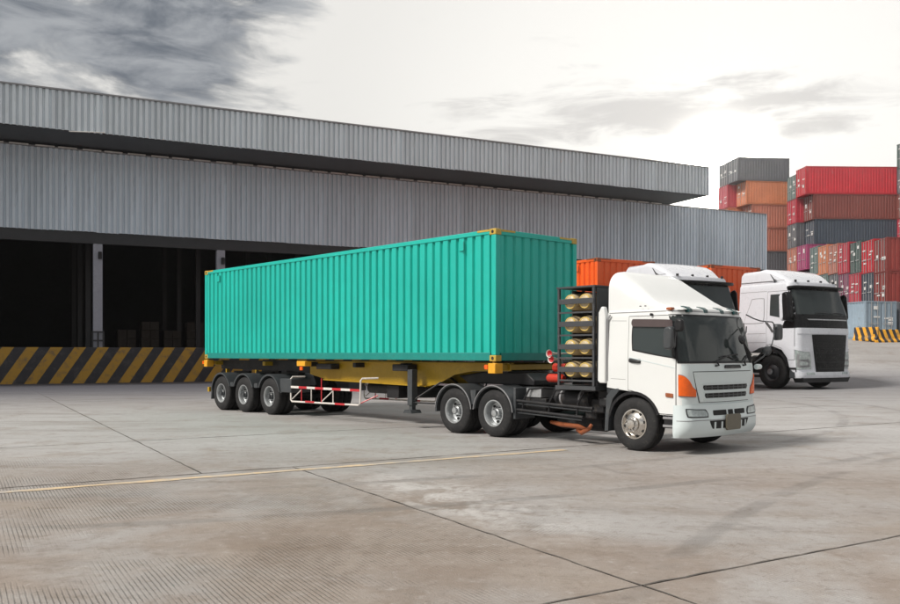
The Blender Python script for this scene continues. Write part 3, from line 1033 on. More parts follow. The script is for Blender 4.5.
        MB().prism([(2.62, 0.30), (2.70, 0.30), (2.72, 0.62), (2.80, 0.86), (2.93, 1.00), (2.90, 1.04), (2.76, 1.01), (2.66, 0.90)], 'y', y0 - 0.01, y1).build('mud_flap', M['mud'], T, bevel=0.008)
        st = MB().box(3.80, 4.10, 0.07 if not far else 1.98, 0.36 if not far else 2.28, 0.42, 0.615).build('step', M['black'], T, bevel=0.01)
        for z in (0.585, 0.455):
            MB().box(3.79, 4.10, 0.055 if not far else 2.27, 0.09 if not far else 2.295, z - 0.02, z + 0.02).build('tread', M['flash'], st, bevel=0.004)
    # mirrors
    mr = MB().prism([(3.95, 1.70), (4.06, 1.69), (4.10, 1.74), (4.11, 2.02), (4.06, 2.07), (3.96, 2.05), (3.93, 1.98), (3.93, 1.75)], 'y', -0.16, -0.02).build('mirror', M['mud'], T, bevel=0.03)
    MB().prism([(4.12, 1.98), (4.25, 1.98), (4.27, 2.05), (4.26, 2.17), (4.14, 2.20), (4.11, 2.10)], 'y', -0.12, -0.03).build('mirror_head', M['black'], mr, bevel=0.03)
    MB().tube([(4.02, 0.09, 2.16), (4.10, -0.04, 2.16), (4.12, -0.08, 2.05), (4.08, -0.08, 1.72), (4.02, 0.0, 1.58), (4.0, 0.08, 1.55)], 0.014, 6).build('mirror_arm', M['black'], mr)
    # far-side mirror on its long arm
    fm = MB().prism([(2.98, 1.87), (3.16, 1.88), (3.18, 1.93), (3.18, 2.12), (3.14, 2.17), (3.0, 2.17), (2.97, 2.1)], 'x', 4.14, 4.24).build('mirror', M['mud'], T, bevel=0.025)
    MB().tube([(4.05, 2.2, 2.32), (4.14, 2.30, 2.25), (4.19, 2.45, 2.21), (4.20, 2.85, 2.20), (4.20, 2.92, 2.16), (4.19, 2.94, 1.98), (4.19, 2.86, 1.80), (4.16, 2.62, 1.58), (4.12, 2.36, 1.46)], 0.012, 6).build('mirror_arm', M['mud'], fm)
    MB().tube([(4.20, 2.90, 2.15), (4.19, 3.03, 2.03)], 0.014, 6).build('mirror_arm', M['mud'], fm)
    MB().tube([(4.2, 2.62, 2.195), (4.2, 2.78, 2.09), (4.2, 2.86, 2.02)], 0.022, 6).build('mirror_arm', M['flash'], fm)
    MB().lathe_y([(0.001, -0.03), (0.07, -0.02), (0.09, 0.02), (0.001, 0.03)], n=16).build('mirror_head', M['mud'], fm, loc=(4.17, 2.70, 1.68))
    ck = MB().tube([(4.32, 1.56, 1.86), (4.35, 1.56, 1.87), (4.37, 1.56, 1.88)], [0.075, 0.085, 0.05], 16).build('kerb_mirror', M['black'], T)
    MB().tube([(4.14, 2.06, 2.10), (4.28, 1.80, 2.0), (4.34, 1.60, 1.90)], 0.011, 6).build('mirror_arm', M['black'], ck)
    MB().tube([(4.34, 1.60, 1.84), (4.36, 1.75, 1.62), (4.33, 1.86, 1.48)], [0.014, 0.045, 0.02], 6).build('mirror_arm', M['black'], ck)
    MB().tube([(4.24, 2.22, 1.40), (4.24, 2.34, 1.40)], [0.05, 0.045], 8).build('cowl_lamp', M['white_shaded'], T)
    # chassis rails and cross-members
    for y in (0.75, 1.60):
        MB().prism([(-2.35, 0.62), (4.0, 0.55), (4.0, 0.80), (2.4, 0.98), (-0.4, 0.98), (-2.35, 0.88)], 'y', y - 0.04, y + 0.04).build('chassis_rail', M['chassis'], T)
    for x in (-2.2, -0.65, 0.7, 1.5, 2.4, 3.6):
        MB().box(x - 0.05, x + 0.05, 0.79, 1.56, 0.62, 0.84).build('cross_member', M['chassis'], T)
    MB().box(1.5, 3.9, 0.82, 1.5, 0.42, 1.04).build('engine', M['chassis'], T, bevel=0.05)
    MB().prism([(-1.55, 1.0), (0.35, 1.0), (0.35, 1.10), (0.15, 1.24), (-0.9, 1.27), (-1.85, 1.16)], 'y', 0.72, 1.63).build('fifth_wheel', M['black'], T, bevel=0.02)
    # wheels
    axle_pair(T, 'steer', 0.45, 0.28, 0.245, 3.22, 0.06, 2.29, False)
    for x in (-0.09, -1.24):
        axle_pair(T, 'drive', 0.465, 0.265, 0.255, x, 0.03, 2.32, True)
        for y0, y1 in ((0.0, 0.62), (2.35, 1.73)):
            arc_guard(x, 0.46, 0.555, 4 if x > -1 else 12, 172 if x > -1 else 184, y0, y1, 0.04, 18).build('mudguard', M['mud'], T)
            # pale edge trim
            rim = [(x + 0.545 * math.cos(R(a)), y0 - (0.006 if y0 < 1 else -0.006), 0.46 + 0.545 * math.sin(R(a))) for a in range(6, 176, 8)]
            MB().tube(rim, 0.011, 5).build('mudguard_trim', M['flash'], T)
    MB().prism([(-0.70, 0.62), (-0.62, 0.62), (-0.58, 0.90), (-0.74, 0.90)], 'y', 0.02, 0.6).build('mudguard_bridge', M['mud'], T)
    MB().box(0.42, 0.48, 0.05, 0.6, 0.38, 0.98).build('mudguard_stay', M['mud'], T, bevel=0.01)
    # rack of gas cylinders
    rk = MB()
    for x in (1.56, 2.36):
        for y in (0.07, 0.75, 1.55, 2.27):
            rk.box(x - 0.022, x + 0.022, y - 0.022, y + 0.022, 1.06, 2.80)
    rack = rk.build('cylinder_rack', M['rack'], T)
    MB().box(1.52, 2.40, 0.04, 2.30, 2.80, 2.83).build('rack_top', M['rack'], rack)
    MB().box(1.50, 2.42, 0.03, 2.31, 0.985, 1.055).build('rack_floor', M['rack'], rack)
    MB().box(2.392, 2.40, 0.10, 2.26, 1.06, 2.79).build('rack_panel', M['rack'], rack)
    MB().box(1.54, 1.552, 0.45, 2.26, 1.06, 2.79).build('rack_panel', M['rack'], rack)
    MB().box(1.58, 2.38, 1.16, 1.18, 1.06, 2.79).build('rack_divider', M['rack'], rack)
    cz = [2.56, 2.155, 1.75, 1.345]
    for k, z in enumerate(cz):
        MB().box(1.55, 2.37, 0.035, 0.05, z - 0.045, z + 0.05).build('rack_band', M['rack'], rack, bevel=0.004)
        MB().box(1.55, 2.37, 2.29, 2.305, z - 0.045, z + 0.05).build('rack_band', M['rack'], rack)
        for y in (0.07, 2.27):
            MB().box(1.58, 2.34, y - 0.02, y + 0.02, z - 0.212, z - 0.182).build('rack_rail', M['rack'], rack)
        for x in (1.80, 2.13):
            r_ = 0.15
            pr = [(0.001, 0.070), (0.06, 0.073), (0.105, 0.088), (0.135, 0.12), (r_, 0.18), (r_, 2.12), (0.135, 2.19), (0.105, 2.235), (0.06, 2.255), (0.001, 2.258)]
            c_ = MB().lathe_y(pr, x, z, 28).build('gas_cylinder', M['cyl'], T)
            rg = [(x + 0.118 * math.cos(R(a)), 0.096, z + 0.118 * math.sin(R(a))) for a in range(0, 361, 15)]
            MB().tube(rg, 0.012, 5).build('cylinder_ring', M['cyl_top'], c_)
            for y in (0.8, 1.5):
                MB().lathe_y([(r_ + 0.006, y), (r_ + 0.006, y + 0.08)], x, z, 28).build('cylinder_strap', M['rack'], c_)
    # horns, red suzie coils and red bottle behind the rack
    for x, z, L_ in ((1.33, 1.63, 0.30), (1.37, 1.53, 0.22)):
        h_ = MB().lathe_y([(0.075, 0.05), (0.06, 0.07), (0.035, 0.13), (0.018, 0.22), (0.014, 0.05 + L_ + 0.25)], x, z, 20).build('horn', M['guard_white'], T)
        MB().lathe_y([(0.058, 0.066), (0.001, 0.12)], x, z, 20).build('horn_throat', M['guard_red'], h_)
        MB().box(x, 1.56, 0.42, 0.45, z - 0.01, z + 0.01).build('horn_bracket', M['rack'], h_)
    coil = [(1.20 + 0.30 * i / 90, 0.35 + 0.07 * math.cos(i * 0.9), 1.37 + 0.07 * math.sin(i * 0.9)) for i in range(91)]
    MB().tube(coil, 0.012, 5).build('air_hose', M['red'], T)
    MB().tube([(1.08, 0.30, 1.175), (1.12, 0.30, 1.175), (1.44, 0.30, 1.175), (1.48, 0.30, 1.175)], [0.05, 0.08, 0.08, 0.05], 18).build('extinguisher', M['red'], T)
    MB().tube([(1.46, 0.2, 1.75), (1.50, 0.16, 1.70), (1.53, 0.12, 1.55), (1.50, 0.2, 1.45)], 0.012, 5).build('air_hose', paint('green hose', (0.03, 0.16, 0.05), 0.5), T)
    # tanks, guard bars and pipes along the near side
    tk = MB().tube([(1.28, 0.36, 0.83), (1.31, 0.36, 0.83), (2.05, 0.36, 0.80), (2.08, 0.36, 0.80)], [0.12, 0.145, 0.145, 0.12], 20).build('air_tank', M['chassis'], T)
    for x in (1.45, 1.9):
        MB().tube([(x - 0.02, 0.36, 0.823), (x + 0.02, 0.36, 0.823)], 0.15, 20).build('tank_strap', M['flash'], tk)
    MB().box(0.62, 1.0, 0.20, 0.55, 0.80, 0.98).build('battery_box', M['silver'], T, bevel=0.012)
    MB().box(0.58, 1.10, 0.22, 0.62, 0.55, 0.79).build('battery_tray', M['chassis'], T, bevel=0.01)
    for z0, z1, xe in ((0.735, 0.665, 2.32), (0.565, 0.50, 2.10)):
        g_ = MB()
        g_.tube([(0.42, 0.09, z0), (xe, 0.09, z1)], 0.026, 8)
        g_.build('guard_bar', M['chassis'], T)
        MB().tube([(0.42, 0.12, z0 - 0.055), (xe - 0.05, 0.12, z1 - 0.05)], 0.018, 8).build('guard_bar', M['mud'], T)
    for x in (0.62, 1.28, 1.95):
        MB().tube([(x, 0.10, 0.52), (x + 0.02, 0.10, 0.74), (x + 0.12, 0.16, 0.96), (x + 0.42, 0.22, 0.985), (x + 0.5, 0.4, 0.97)], 0.02, 6).build('hose', M['black'], T)
    for x, y, z, s_ in ((2.2, 0.5, 0.7, .16), (2.35, 0.45, 0.9, .12), (2.0, 0.55, 0.55, .13), (1.15, 0.6, 0.72, .12), (2.45, 0.3, 0.78, .10)):
        MB().box(x - s_, x + s_, y - s_, y + s_, z - s_ * .8, z + s_ * .8).build('valve_block', M['chassis'], T, bevel=0.03)
    MB().tube([(2.56, 0.3, 1.0), (2.58, 0.5, 1.02), (2.58, 0.9, 1.02)], 0.115, 16).build('air_intake_hose', M['mud'], T)
    MB().tube([(0.95, 0.55, 0.33), (1.25, 0.45, 0.31), (1.75, 0.40, 0.30), (1.95, 0.36, 0.25)], [0.035, 0.045, 0.045, 0.035], 12).build('exhaust_pipe', M['copper'], T)
    MB().tube([(1.72, 0.40, 0.24), (1.86, 0.34, 0.20), (2.04, 0.32, 0.28), (2.08, 0.36, 0.36)], [0.04, 0.045, 0.04, 0.03], 12).build('exhaust_pipe', M['copper'], T)
    MB().tube([(0.95, 0.9, 0.36), (2.0, 0.9, 0.36)], 0.17, 16).build('silencer', M['chassis'], T)
    MB().box(2.1, 2.9, 1.5, 2.2, 0.40, 0.46).build('under_plate', M['copper'], T)
    return T


tractor = white_tractor()

# ------------------------------------------------------------------ the semi-trailer (same local frame, container occupies x -12.19..0, y 0..2.44)
BED = 1.479


def make_trailer():
    T = empty('semi_trailer', TRUCK_LOC, TRUCK_ROT)
    for y in (0.52, 1.92):
        MB().prism([(-7.3, 1.44), (-0.1, 1.44), (-0.1, 1.28), (-1.2, 1.26), (-1.75, 1.18), (-2.3, 0.96), (-2.6, 0.92), (-6.6, 0.98), (-7.3, 1.10)], 'y', y - 0.02, y + 0.02).build('main_beam', M['trailer_yellow'], T)
        MB().prism([(-12.1, 1.438), (-7.32, 1.438), (-7.32, 1.12), (-8.2, 1.16), (-12.1, 1.18)], 'y', y - 0.025, y + 0.025).build('shaded_beam', M['chassis'], T)  # rear beams blackened to carry the shade under the container
        for zt in (1.44,):
            MB().box(-7.3, -0.1, y - 0.09, y + 0.09, zt - 0.022, zt).build('beam_flange', M['trailer_yellow'], T)
        MB().prism([(-6.6, 0.96), (-2.6, 0.90), (-2.6, 0.922), (-6.6, 0.982)], 'y', y - 0.09, y + 0.09).build('beam_flange', M['trailer_yellow'], T)
    for x in (-12.05, -9.2, -7.0, -5.0, -3.2, -0.2):
        MB().box(x - 0.06, x + 0.06, 0.24, 2.20, 1.30, 1.412).build('bolster', M['chassis' if -9 < x < -1 else 'trailer_yellow'], T, bevel=0.008)  # middle bolsters coloured dark for the shadow beneath the container
    # twist-lock brackets
    for x in (-0.1, -12.1):
        for y, s_ in ((-0.02, 1), (2.46, -1)):
            b_ = MB().box(x - 0.10, x + 0.10, min(y, y + s_ * 0.22), max(y, y + s_ * 0.22), 1.24, 1.44).build('twistlock_bracket', M['yellow'], T, bevel=0.012)
            MB().box(x - 0.18, x - 0.10, min(y - s_ * 0.01, y + s_ * 0.05), max(y - s_ * 0.01, y + s_ * 0.05), 1.32, 1.41).build('side_lamp', M['amber'], b_)
            MB().tube([(x - 0.16, y + s_ * 0.12, 1.365), (x - 0.30, y + s_ * 0.12, 1.365)], 0.035, 8).build('twistlock_handle', M['red_lens'] if x > -6 else M['amber'], b_)
            MB().box(x - 0.03, x + 0.03, y + s_ * 0.06, y + s_ * 0.12, 1.44, 1.476).build('twistlock', M['trailer_yellow'], b_)
    for y, s_ in ((-0.02, 1), (2.46, -1)):
        b_ = MB().box(-7.12, -6.74, min(y, y + s_ * 0.2), max(y, y + s_ * 0.2), 1.31, 1.44).build('twistlock_bracket', M['yellow'], T, bevel=0.012)
        MB().box(-6.98, -6.86, min(y, y + s_ * 0.03), max(y, y + s_ * 0.03), 1.21, 1.30).build('side_lamp', M['amber'], b_)
    # axles, wheels, mudguards
    for x in (-8.55, -9.93, -11.22):
        axle_pair(T, 'trail', 0.49, 0.25, 0.265, x, 0.03, 2.41, True)
        for y0, y1 in ((0.0, 0.60), (2.44, 1.84)):
            arc_guard(x, 0.50, 0.585, 14 if x > -9 else 22, 158 if x > -11 else 172, y0, y1, 0.05, 16).build('mudguard', M['mud'], T)
        for y in (0.72, 1.72):
            MB().prism([(x - 0.45, 1.12), (x + 0.45, 1.12), (x + 0.12, 0.60), (x - 0.12, 0.60)], 'y', y - 0.05, y + 0.05).build('spring_hanger', M['chassis'], T)
    for x in (-9.24, -10.58):
        MB().box(x - 0.09, x + 0.09, 0.02, 0.60, 0.70, 0.82).build('mudguard_bridge', M['mud'], T)
    for y0, y1 in ((0.02, 0.6), (1.84, 2.42)):
        MB().prism([(-11.84, 0.30), (-11.78, 0.30), (-11.74, 0.72), (-11.80, 0.72)], 'y', y0, y1).build('mud_flap', M['mud'], T)
        MB().prism([(-7.97, 0.60), (-7.93, 0.60), (-7.96, 0.76), (-8.0, 0.76)], 'y', y0, y1).build('mud_flap', M['mud'], T)
        MB().box(-8.0, -7.45, y0, y1, 0.62, 0.98).build('tool_box', M['mud'], T, bevel=0.02)
    # red and white side guards
    for y, s_ in ((0.05, 1), (2.39, -1)):
        g_ = MB().tube([(-7.46, y + s_ * 0.4, 1.03), (-7.50, y + s_ * 0.05, 1.03), (-7.50, y, 0.98), (-7.50, y, 0.44), (-7.44, y, 0.40), (-4.56, y, 0.43), (-4.50, y, 0.47), (-4.48, y, 1.0), (-4.42, y, 1.05), (-4.2, y + s_ * 0.3, 1.06)], 0.022, 8).build('side_guard', M['guard_white'], T)
        n = 8
        for k in range(n):
            xa, xb = -7.46 + 2.96 * k / n, -7.46 + 2.96 * (k + 1) / n
            MB().box(xa, xb, y - 0.03, y + 0.01, 0.745, 0.80).build('guard_band', M['guard_white'] if k % 2 == 0 else M['guard_red'], g_)
        for k, x in enumerate((-7.0, -6.55, -6.1, -5.6)):
            MB().tube([(x, y, 0.42), (x, y, 0.75 if k != 2 else 1.02)], 0.016, 6).build('guard_post', M['guard_white'] if k % 2 else M['guard_red'], g_)
        for x in (-7.45, -6.08):
            MB().tube([(x, y + 0.005, 0.46), (x + 0.45, y + 0.005, 0.72)], 0.013, 6).build('guard_brace', M['guard_white'], g_)
        for x in (-6.8, -5.5):
            MB().box(x, x + 0.4, y - 0.024, y + 0.0, 0.40, 0.445).build('guard_band', M['guard_red'], g_)
        MB().tube([(-4.5, y, 0.47), (-4.15, y + s_ * 0.25, 0.66)], 0.016, 6).build('guard_brace', M['guard_red'], g_)
    # landing legs with braces
    for y, s_ in ((0.20, 1), (2.24, -1)):
        lg = MB().box(-2.86, -2.70, y - 0.08, y + 0.08, 0.50, 1.28).build('landing_leg', M['mud'], T, bevel=0.01)
        MB().box(-2.83, -2.73, y - 0.05, y + 0.05, 0.37, 0.52).build('inner_leg', M['mud'], lg)
        MB().prism([(-2.93, 0.33), (-2.63, 0.33), (-2.68, 0.40), (-2.88, 0.40)], 'y', y - 0.14, y + 0.14).build('foot', M['mud'], lg)
        MB().tube([(-2.72, y, 0.62), (-2.2, y + s_ * 0.3, 1.0), (-1.9, y + s_ * 0.5, 1.2)], 0.02, 6).build('brace', M['chassis'], lg)
        MB().tube([(-2.72, y, 0.56), (-1.9, y + s_ * 0.1, 0.56)], 0.022, 6).build('brace', M['chassis'], lg)
        MB().tube([(-2.85, y, 0.55), (-3.3, y + s_ * 0.5, 1.1)], 0.025, 6).build('brace', M['chassis'], lg)
    MB().box(-2.80, -2.74, 0.28, 2.16, 0.80, 0.86).build('leg_shaft', M['chassis'], T)
    # spare wheel, air tanks, boxes
    sp = MB().tube([(-3.55, 1.22, 0.62), (-3.55, 1.22, 0.88)], 0.48, 24).build('spare_wheel', M['rubber'], T, bevel=0.04)
    MB().box(-3.55 - 0.03, -3.55 + 0.03, 0.70, 1.74, 0.64, 0.70).build('spare_bracket', M['chassis'], sp)
    MB().tube([(-5.2, 0.9, 0.80), (-4.4, 0.9, 0.80)], 0.13, 16).build('air_tank', M['chassis'], T)
    MB().box(-4.15, -3.70, 0.55, 1.0, 0.60, 0.90).build('tool_box', M['chassis'], T, bevel=0.02)
    MB().box(-6.6, -5.95, 0.22, 0.48, 1.24, 1.38).build('valve_box', M['chassis'], T, bevel=0.02)
    MB().box(-3.5, -2.95, 0.2, 0.48, 1.24, 1.39).build('valve_box', M['chassis'], T, bevel=0.02)
    # kingpin plate and rear bumper
    MB().prism([(-1.9, 1.245), (-0.2, 1.252), (-0.2, 1.272), (-1.9, 1.262)], 'y', 0.55, 1.89).build('kingpin_plate', M['black'], T)
    MB().box(-12.2, -12.1, 0.1, 2.34, 0.5, 0.64).build('rear_bumper', M['trailer_yellow'], T)
    for y in (0.72, 1.72):
        MB().box(-12.16, -12.1, y - 0.05, y + 0.05, 0.64, 1.3).build('bumper_stay', M['trailer_yellow'], T)
    return T


trailer = make_trailer()
tag(trailer, 'yellow skeletal semi-trailer with red and white side guard under the teal container', 'trailer', 'container trailers')

# ------------------------------------------------------------------ shipping containers


def corr_profile(x0, x1, pitch, depth, flat=0.36):
    """zig-zag plan line from x0 to x1; returns (x, offset)"""
    n = max(1, round((x1 - x0) / pitch))
    p = (x1 - x0) / n
    pts = []
    for i in range(n):
        a = x0 + i * p
        pts += [(a, 0), (a + p * 0.60, 0), (a + p * 0.70, depth), (a + p * 0.88, depth)]
    pts.append((x1, 0))
    return pts


def corr_wall_x(x0, x1, y, z0, z1, pitch, depth):
    pr = corr_profile(x0, x1, pitch, depth)
    return MB().grid([[(x, y + o, z0) for x, o in pr], [(x, y + o, z1) for x, o in pr]])


def corr_wall_y(x, y0, y1, z0, z1, pitch, depth):
    pr = corr_profile(y0, y1, pitch, depth)
    return MB().grid([[(x + o, y, z0) for y, o in pr], [(x + o, y, z1) for y, o in pr]])


def big_container(name, L, W, H, wall, rail, casting, post):
    """local: front end at x = 0, doors at x = -L, near side y = 0, floor z = 0"""
    T = empty(name)
    for y, d in ((0.022, 0.05), (W - 0.022, -0.05)):
        corr_wall_x(-L + 0.10, -0.10, y, 0.17, H - 0.09, 0.244, d).build('side_wall', wall, T, smooth=0)
    corr_wall_y(-0.028, 0.10, W - 0.10, 0.16, H - 0.10, 0.25, -0.04).build('front_wall', wall, T, smooth=0)
    pr = corr_profile(-L + 0.1, -0.1, 0.21, -0.02)
    MB().grid([[(x, 0.06, H - 0.03 + o) for x, o in pr], [(x, W - 0.06, H - 0.03 + o) for x, o in pr]]).build('roof', wall if wall == M['teal'] else M['orange_dark'], T, smooth=0)  # unseen orange roofs coloured brown to weaken bounce onto the warehouse wall
    MB().box(-L + 0.05, -0.05, 0.06, W - 0.06, 0.10, 0.16).build('floor', rail, T)
    for y0, y1 in ((0.006, 0.066), (W - 0.066, W - 0.006)):
        MB().box(-L + 0.16, -0.16, y0, y1, H - 0.10, H - 0.012).build('top_rail', wall, T, bevel=0.008)
        MB().box(-L + 0.16, -0.16, y0, y1, 0.012, 0.17).build('bottom_rail', rail, T, bevel=0.006)
    for x0, x1 in ((-0.075, -0.006), (-L + 0.006, -L + 0.075)):
        MB().box(x0, x1, 0.16, W - 0.16, H - 0.115, H - 0.012).build('end_rail', wall, T, bevel=0.008)
        MB().box(x0, x1, 0.16, W - 0.16, 0.012, 0.165).build('end_rail', rail, T, bevel=0.006)
    for x0, x1 in ((-0.16, -0.004), (-L + 0.004, -L + 0.16)):
        for y0, y1 in ((0.004, 0.12), (W - 0.12, W - 0.004)):
            MB().box(x0 + (0.03 if x0 > -1 else 0), x1 - (0 if x0 > -1 else 0.03), y0, y1, 0.12, H - 0.12).build('corner_post', post, T, bevel=0.01)
        for y0, y1 in ((0.0, 0.162), (W - 0.162, W)):
            for z0, z1 in ((0.0, 0.118), (H - 0.118, H)):
                xa, xb = (-0.178, 0.0) if x0 > -1 else (-L, -L + 0.178)
                c_ = MB().box(xa, xb, y0, y1, z0, z1).build('corner_casting', casting, T, bevel=0.01)
                yy = -0.002 if y0 < 1 else W + 0.002
                xm = (xa + xb) / 2
                zm = (z0 + z1) / 2
                MB().tube([(xm, yy - 0.001, zm), (xm, yy + 0.003, zm)], 0.034, 10).build('slot', M['hole'], c_)
    # yellow-black height marking on top corners
    for xa, xb in ((-0.52, -0.18), (-L + 0.18, -L + 0.52)):
        MB().box(xa, xb, 0.0, 0.03, H - 0.045, H - 0.008).build('height_mark', casting, T)
    MB().box(-0.004, 0.002, 0.17, 0.55, H - 0.05, H - 0.012).build('height_mark', casting, T)
    MB().box(-0.004, 0.002, W - 0.55, W - 0.17, H - 0.05, H - 0.012).build('height_mark', casting, T)
    # lashing vents
    for x in (-0.95, -L + 0.9):
        v = MB().prism([(x - 0.11, H - 0.36), (x + 0.03, H - 0.36), (x + 0.03, H - 0.20), (x - 0.11, H - 0.20)], 'y', 0.0, 0.03).build('vent_cover', wall, T)
        MB().tube([(x + 0.05, -0.01, H - 0.18), (x + 0.05, -0.01, H - 0.36), (x - 0.02, -0.01, H - 0.38)], 0.012, 5).build('vent_hook', M['teal_dark'] if wall == M['teal'] else M['orange_dark'], v)
    # doors
    for k in range(2):
        ya, yb = (0.13, W / 2 - 0.01) if k == 0 else (W / 2 + 0.01, W - 0.13)
        d_ = MB().box(-L + 0.012, -L + 0.05, ya, yb, 0.18, H - 0.13).build('door', wall, T, bevel=0.01)
        for y in (ya + 0.25, yb - 0.25):
            MB().tube([(-L - 0.015, y, 0.10), (-L - 0.015, y, H - 0.08)], 0.018, 8).build('lock_rod', M['rod'], d_)
        MB().box(-L - 0.03, -L - 0.015, ya + 0.2, yb - 0.2, 1.08, 1.12).build('handle', M['rod'], d_)
    return T


green = big_container('shipping_container', 12.19, 2.44, 2.59, M['teal'], M['teal_dark'], M['ochre'], M['teal'])
green.location = (TRUCK_LOC[0], TRUCK_LOC[1], BED)
green.rotation_euler = (0, 0, TRUCK_ROT)
tag(green, 'long teal green shipping container with ochre corner castings on the front trailer', 'container', 'containers on trailers')

# ------------------------------------------------------------------ the two parked trucks behind


def sleeper_tractor():
    """local: near front corner at the origin, x forward, y across to the far side"""
    T = empty('truck_tractor')
    YC = 1.25
    S = Shell(-2.28, [(0.3, 0.06), (1.7, 0.06), (2.25, 0.02), (3.06, -0.24), (3.22, -0.32)], [(0.3, 1.25), (1.9, 1.25), (3.22, 1.17)], YC, 0.16, 0.20, 0.07)
    tab = [(-2.28, 1.10), (-1.75, 1.13), (-1.45, 1.26), (-1.0, 1.33), (-0.62, 1.20), (-0.42, 0.95), (-0.33, 0.62), (-0.2, 0.52), (0.2, 0.52)]

    def zb_x(x):
        return Shell.lerp(tab, x)

    def zb(u):
        if u > 2.5:
            u = 5 - u
        return zb_x(S(u, 1.0)[0]) if u <= 1 else 0.52
    us = [S.ux(x, 1.0) for x in (-2.28, -2.0, -1.75, -1.6, -1.45, -1.2, -1.0, -0.8, -0.62, -0.5, -0.42, -0.33, -0.2)] + [1, 1.2, 1.4, 1.6, 1.8] + [2 + i / 12 for i in range(6)]
    us = us + [2.5] + [5 - u for u in reversed(us)]
    S.body(zb, 3.20, us, 16, 0.10).build('cab', M['cool_white'], T, smooth=35)
    # black windscreen surround running down to the hood, glass in it
    S.patch([(1.0, 1.86), (4.0, 1.86), (4.0, 3.09), (1.0, 3.09)], 0.006, 0.02, 34, 10, 0.0).build('windscreen_surround', M['gloss_black'], T)
    ws = S.patch([(1.42, 2.27), (3.58, 2.27), (3.62, 3.02), (1.38, 3.02)], 0.014, 0.02, 30, 10, 0.02).build('windscreen', M['glass2'], T)
    for y0, y1 in ((0.75, 1.35), (1.45, 2.1)):
        MB().tube([S.off(S.uy(y0 + (y1 - y0) * i / 6, 2.30), 2.30 + 0.02 * math.sin(i * .5), 0.035) for i in range(7)], 0.014, 5).build('wiper', M['black'], ws)
    S.patch([(S.uy(0.45, 2.10), 2.10), (S.uy(2.32, 2.10), 2.10), (S.uy(2.32, 2.135), 2.135), (S.uy(0.40, 2.135), 2.135)], 0.014, 0.015, 20, 1, 0).build('badge_strip', M['silver'], T)
    # sun visor
    rows_ = []
    for u in [1.25 + 2.5 * i / 30 for i in range(31)]:
        a = Vector(S.off(u, 3.15, 0.01))
        n = S.normal(u, 3.1)
        rows_.append([tuple(a), tuple(a + n * 0.20 + Vector((0, 0, -0.09))), tuple(a + n * 0.20 + Vector((0, 0, -0.125))), tuple(a + Vector((0, 0, -0.08)))])
    MB().grid(rows_).build('sun_visor', M['black'], T)
    # near doors etc.
    for far in (False, True):
        def side(u):
            return 5 - u if far else u

        def dfn(A, B, g=0.0):
            x = (-1.18 - g) + (1.18 - 0.16 + 2 * g) * A
            zz = max(zb_x(x) + 0.05, 0.9) - g
            z = zz + (3.0 + g - zz) * B
            return side(S.ux(x, z)), z
        S.patch(None, 0.003, 0.02, 18, 12, 0, fn=lambda A, B: dfn(A, B, 0.012)).build('door_gap', M['gap'], T)
        d = S.patch(None, 0.009, 0.02, 18, 12, 0, fn=dfn).build('door', M['cool_white'], T, smooth=35)
        W = [(-1.08, 2.26), (-0.20, 2.10), (-0.34, 2.90), (-1.08, 2.92)]
        S.patch([(side(S.ux(x, z)), z) for x, z in W], 0.015, 0.02, 12, 8, 0.08).build('window', M['glass'], d)
        Q = [(-0.62, 1.86), (-0.14, 1.86), (-0.14, 2.22), (-0.46, 2.18)]
        S.patch([(side(S.ux(x, z)), z) for x, z in Q], 0.018, 0.02, 10, 5, 0.0).build('door_trim', M['gloss_black'], d)
        # sleeper panel outline and seams
        P = [(-2.12, 2.02), (-1.30, 2.02), (-1.30, 2.82), (-1.80, 2.82)]
        for w_, dd, mt in ((0.0, 0.004, M['flash']), (0.02, 0.008, M['cool_white'])):
            c = [(P[0][0] + w_, P[0][1] + w_), (P[1][0] - w_, P[1][1] + w_), (P[2][0] - w_, P[2][1] - w_), (P[3][0] + w_, P[3][1] - w_)]
            S.patch([(side(S.ux(x, z)), z) for x, z in c], dd, 0.02, 10, 8, 0.14).build('locker_panel', mt, T)
        for z in (1.42, 1.70, 3.02):
            S.patch([(side(S.ux(-2.25, z)), z), (side(S.ux(-1.22, z)), z), (side(S.ux(-1.22, z + .012)), z + .012), (side(S.ux(-2.25, z + .012)), z + .012)], 0.004, 0.01, 8, 1, 0).build('body_crease', M['flash'], T)
        # two-tone mirror
        yo = -0.13 if not far else 2.63
        mr = MB().prism([(-0.40, 2.10), (-0.22, 2.08), (-0.14, 2.2), (-0.20, 2.86), (-0.28, 2.96), (-0.42, 2.92), (-0.45, 2.5)], 'y', yo - (0.13 if not far else 0.09), yo + (0.10 if not far else -0.03)).build('mirror', M['gloss_black'], T, bevel=0.04)
        MB().prism([(-0.50, 2.14), (-0.41, 2.06), (-0.36, 2.2), (-0.40, 2.84), (-0.46, 2.90), (-0.52, 2.82)], 'y', yo - (0.14 if not far else 0.08), yo + (0.08 if not far else -0.035)).build('mirror_cover', M['cool_white'], mr, bevel=0.03)
        MB().tube([(-0.3, yo, 2.1), (-0.2, yo + (0.12 if not far else -0.12), 2.06)], 0.03, 6).build('mirror_arm', M['black'], mr)
        # headlamp cluster
        hl = S.patch([(side(1.25), 0.60), (side(S.uy(0.55, 0.60)), 0.60), (side(S.uy(0.48, 1.15)), 1.15), (side(1.12), 1.24)], 0.012, 0.02, 10, 8, 0.10).build('headlamp', M['lamp'], T)
        S.patch([(side(1.35), 0.66), (side(S.uy(0.48, 0.66)), 0.66), (side(S.uy(0.40, 1.0)), 1.0), (side(1.3), 1.08)], 0.018, 0.02, 8, 6, 0.15).build('lamp_reflector', M['flash'], hl)
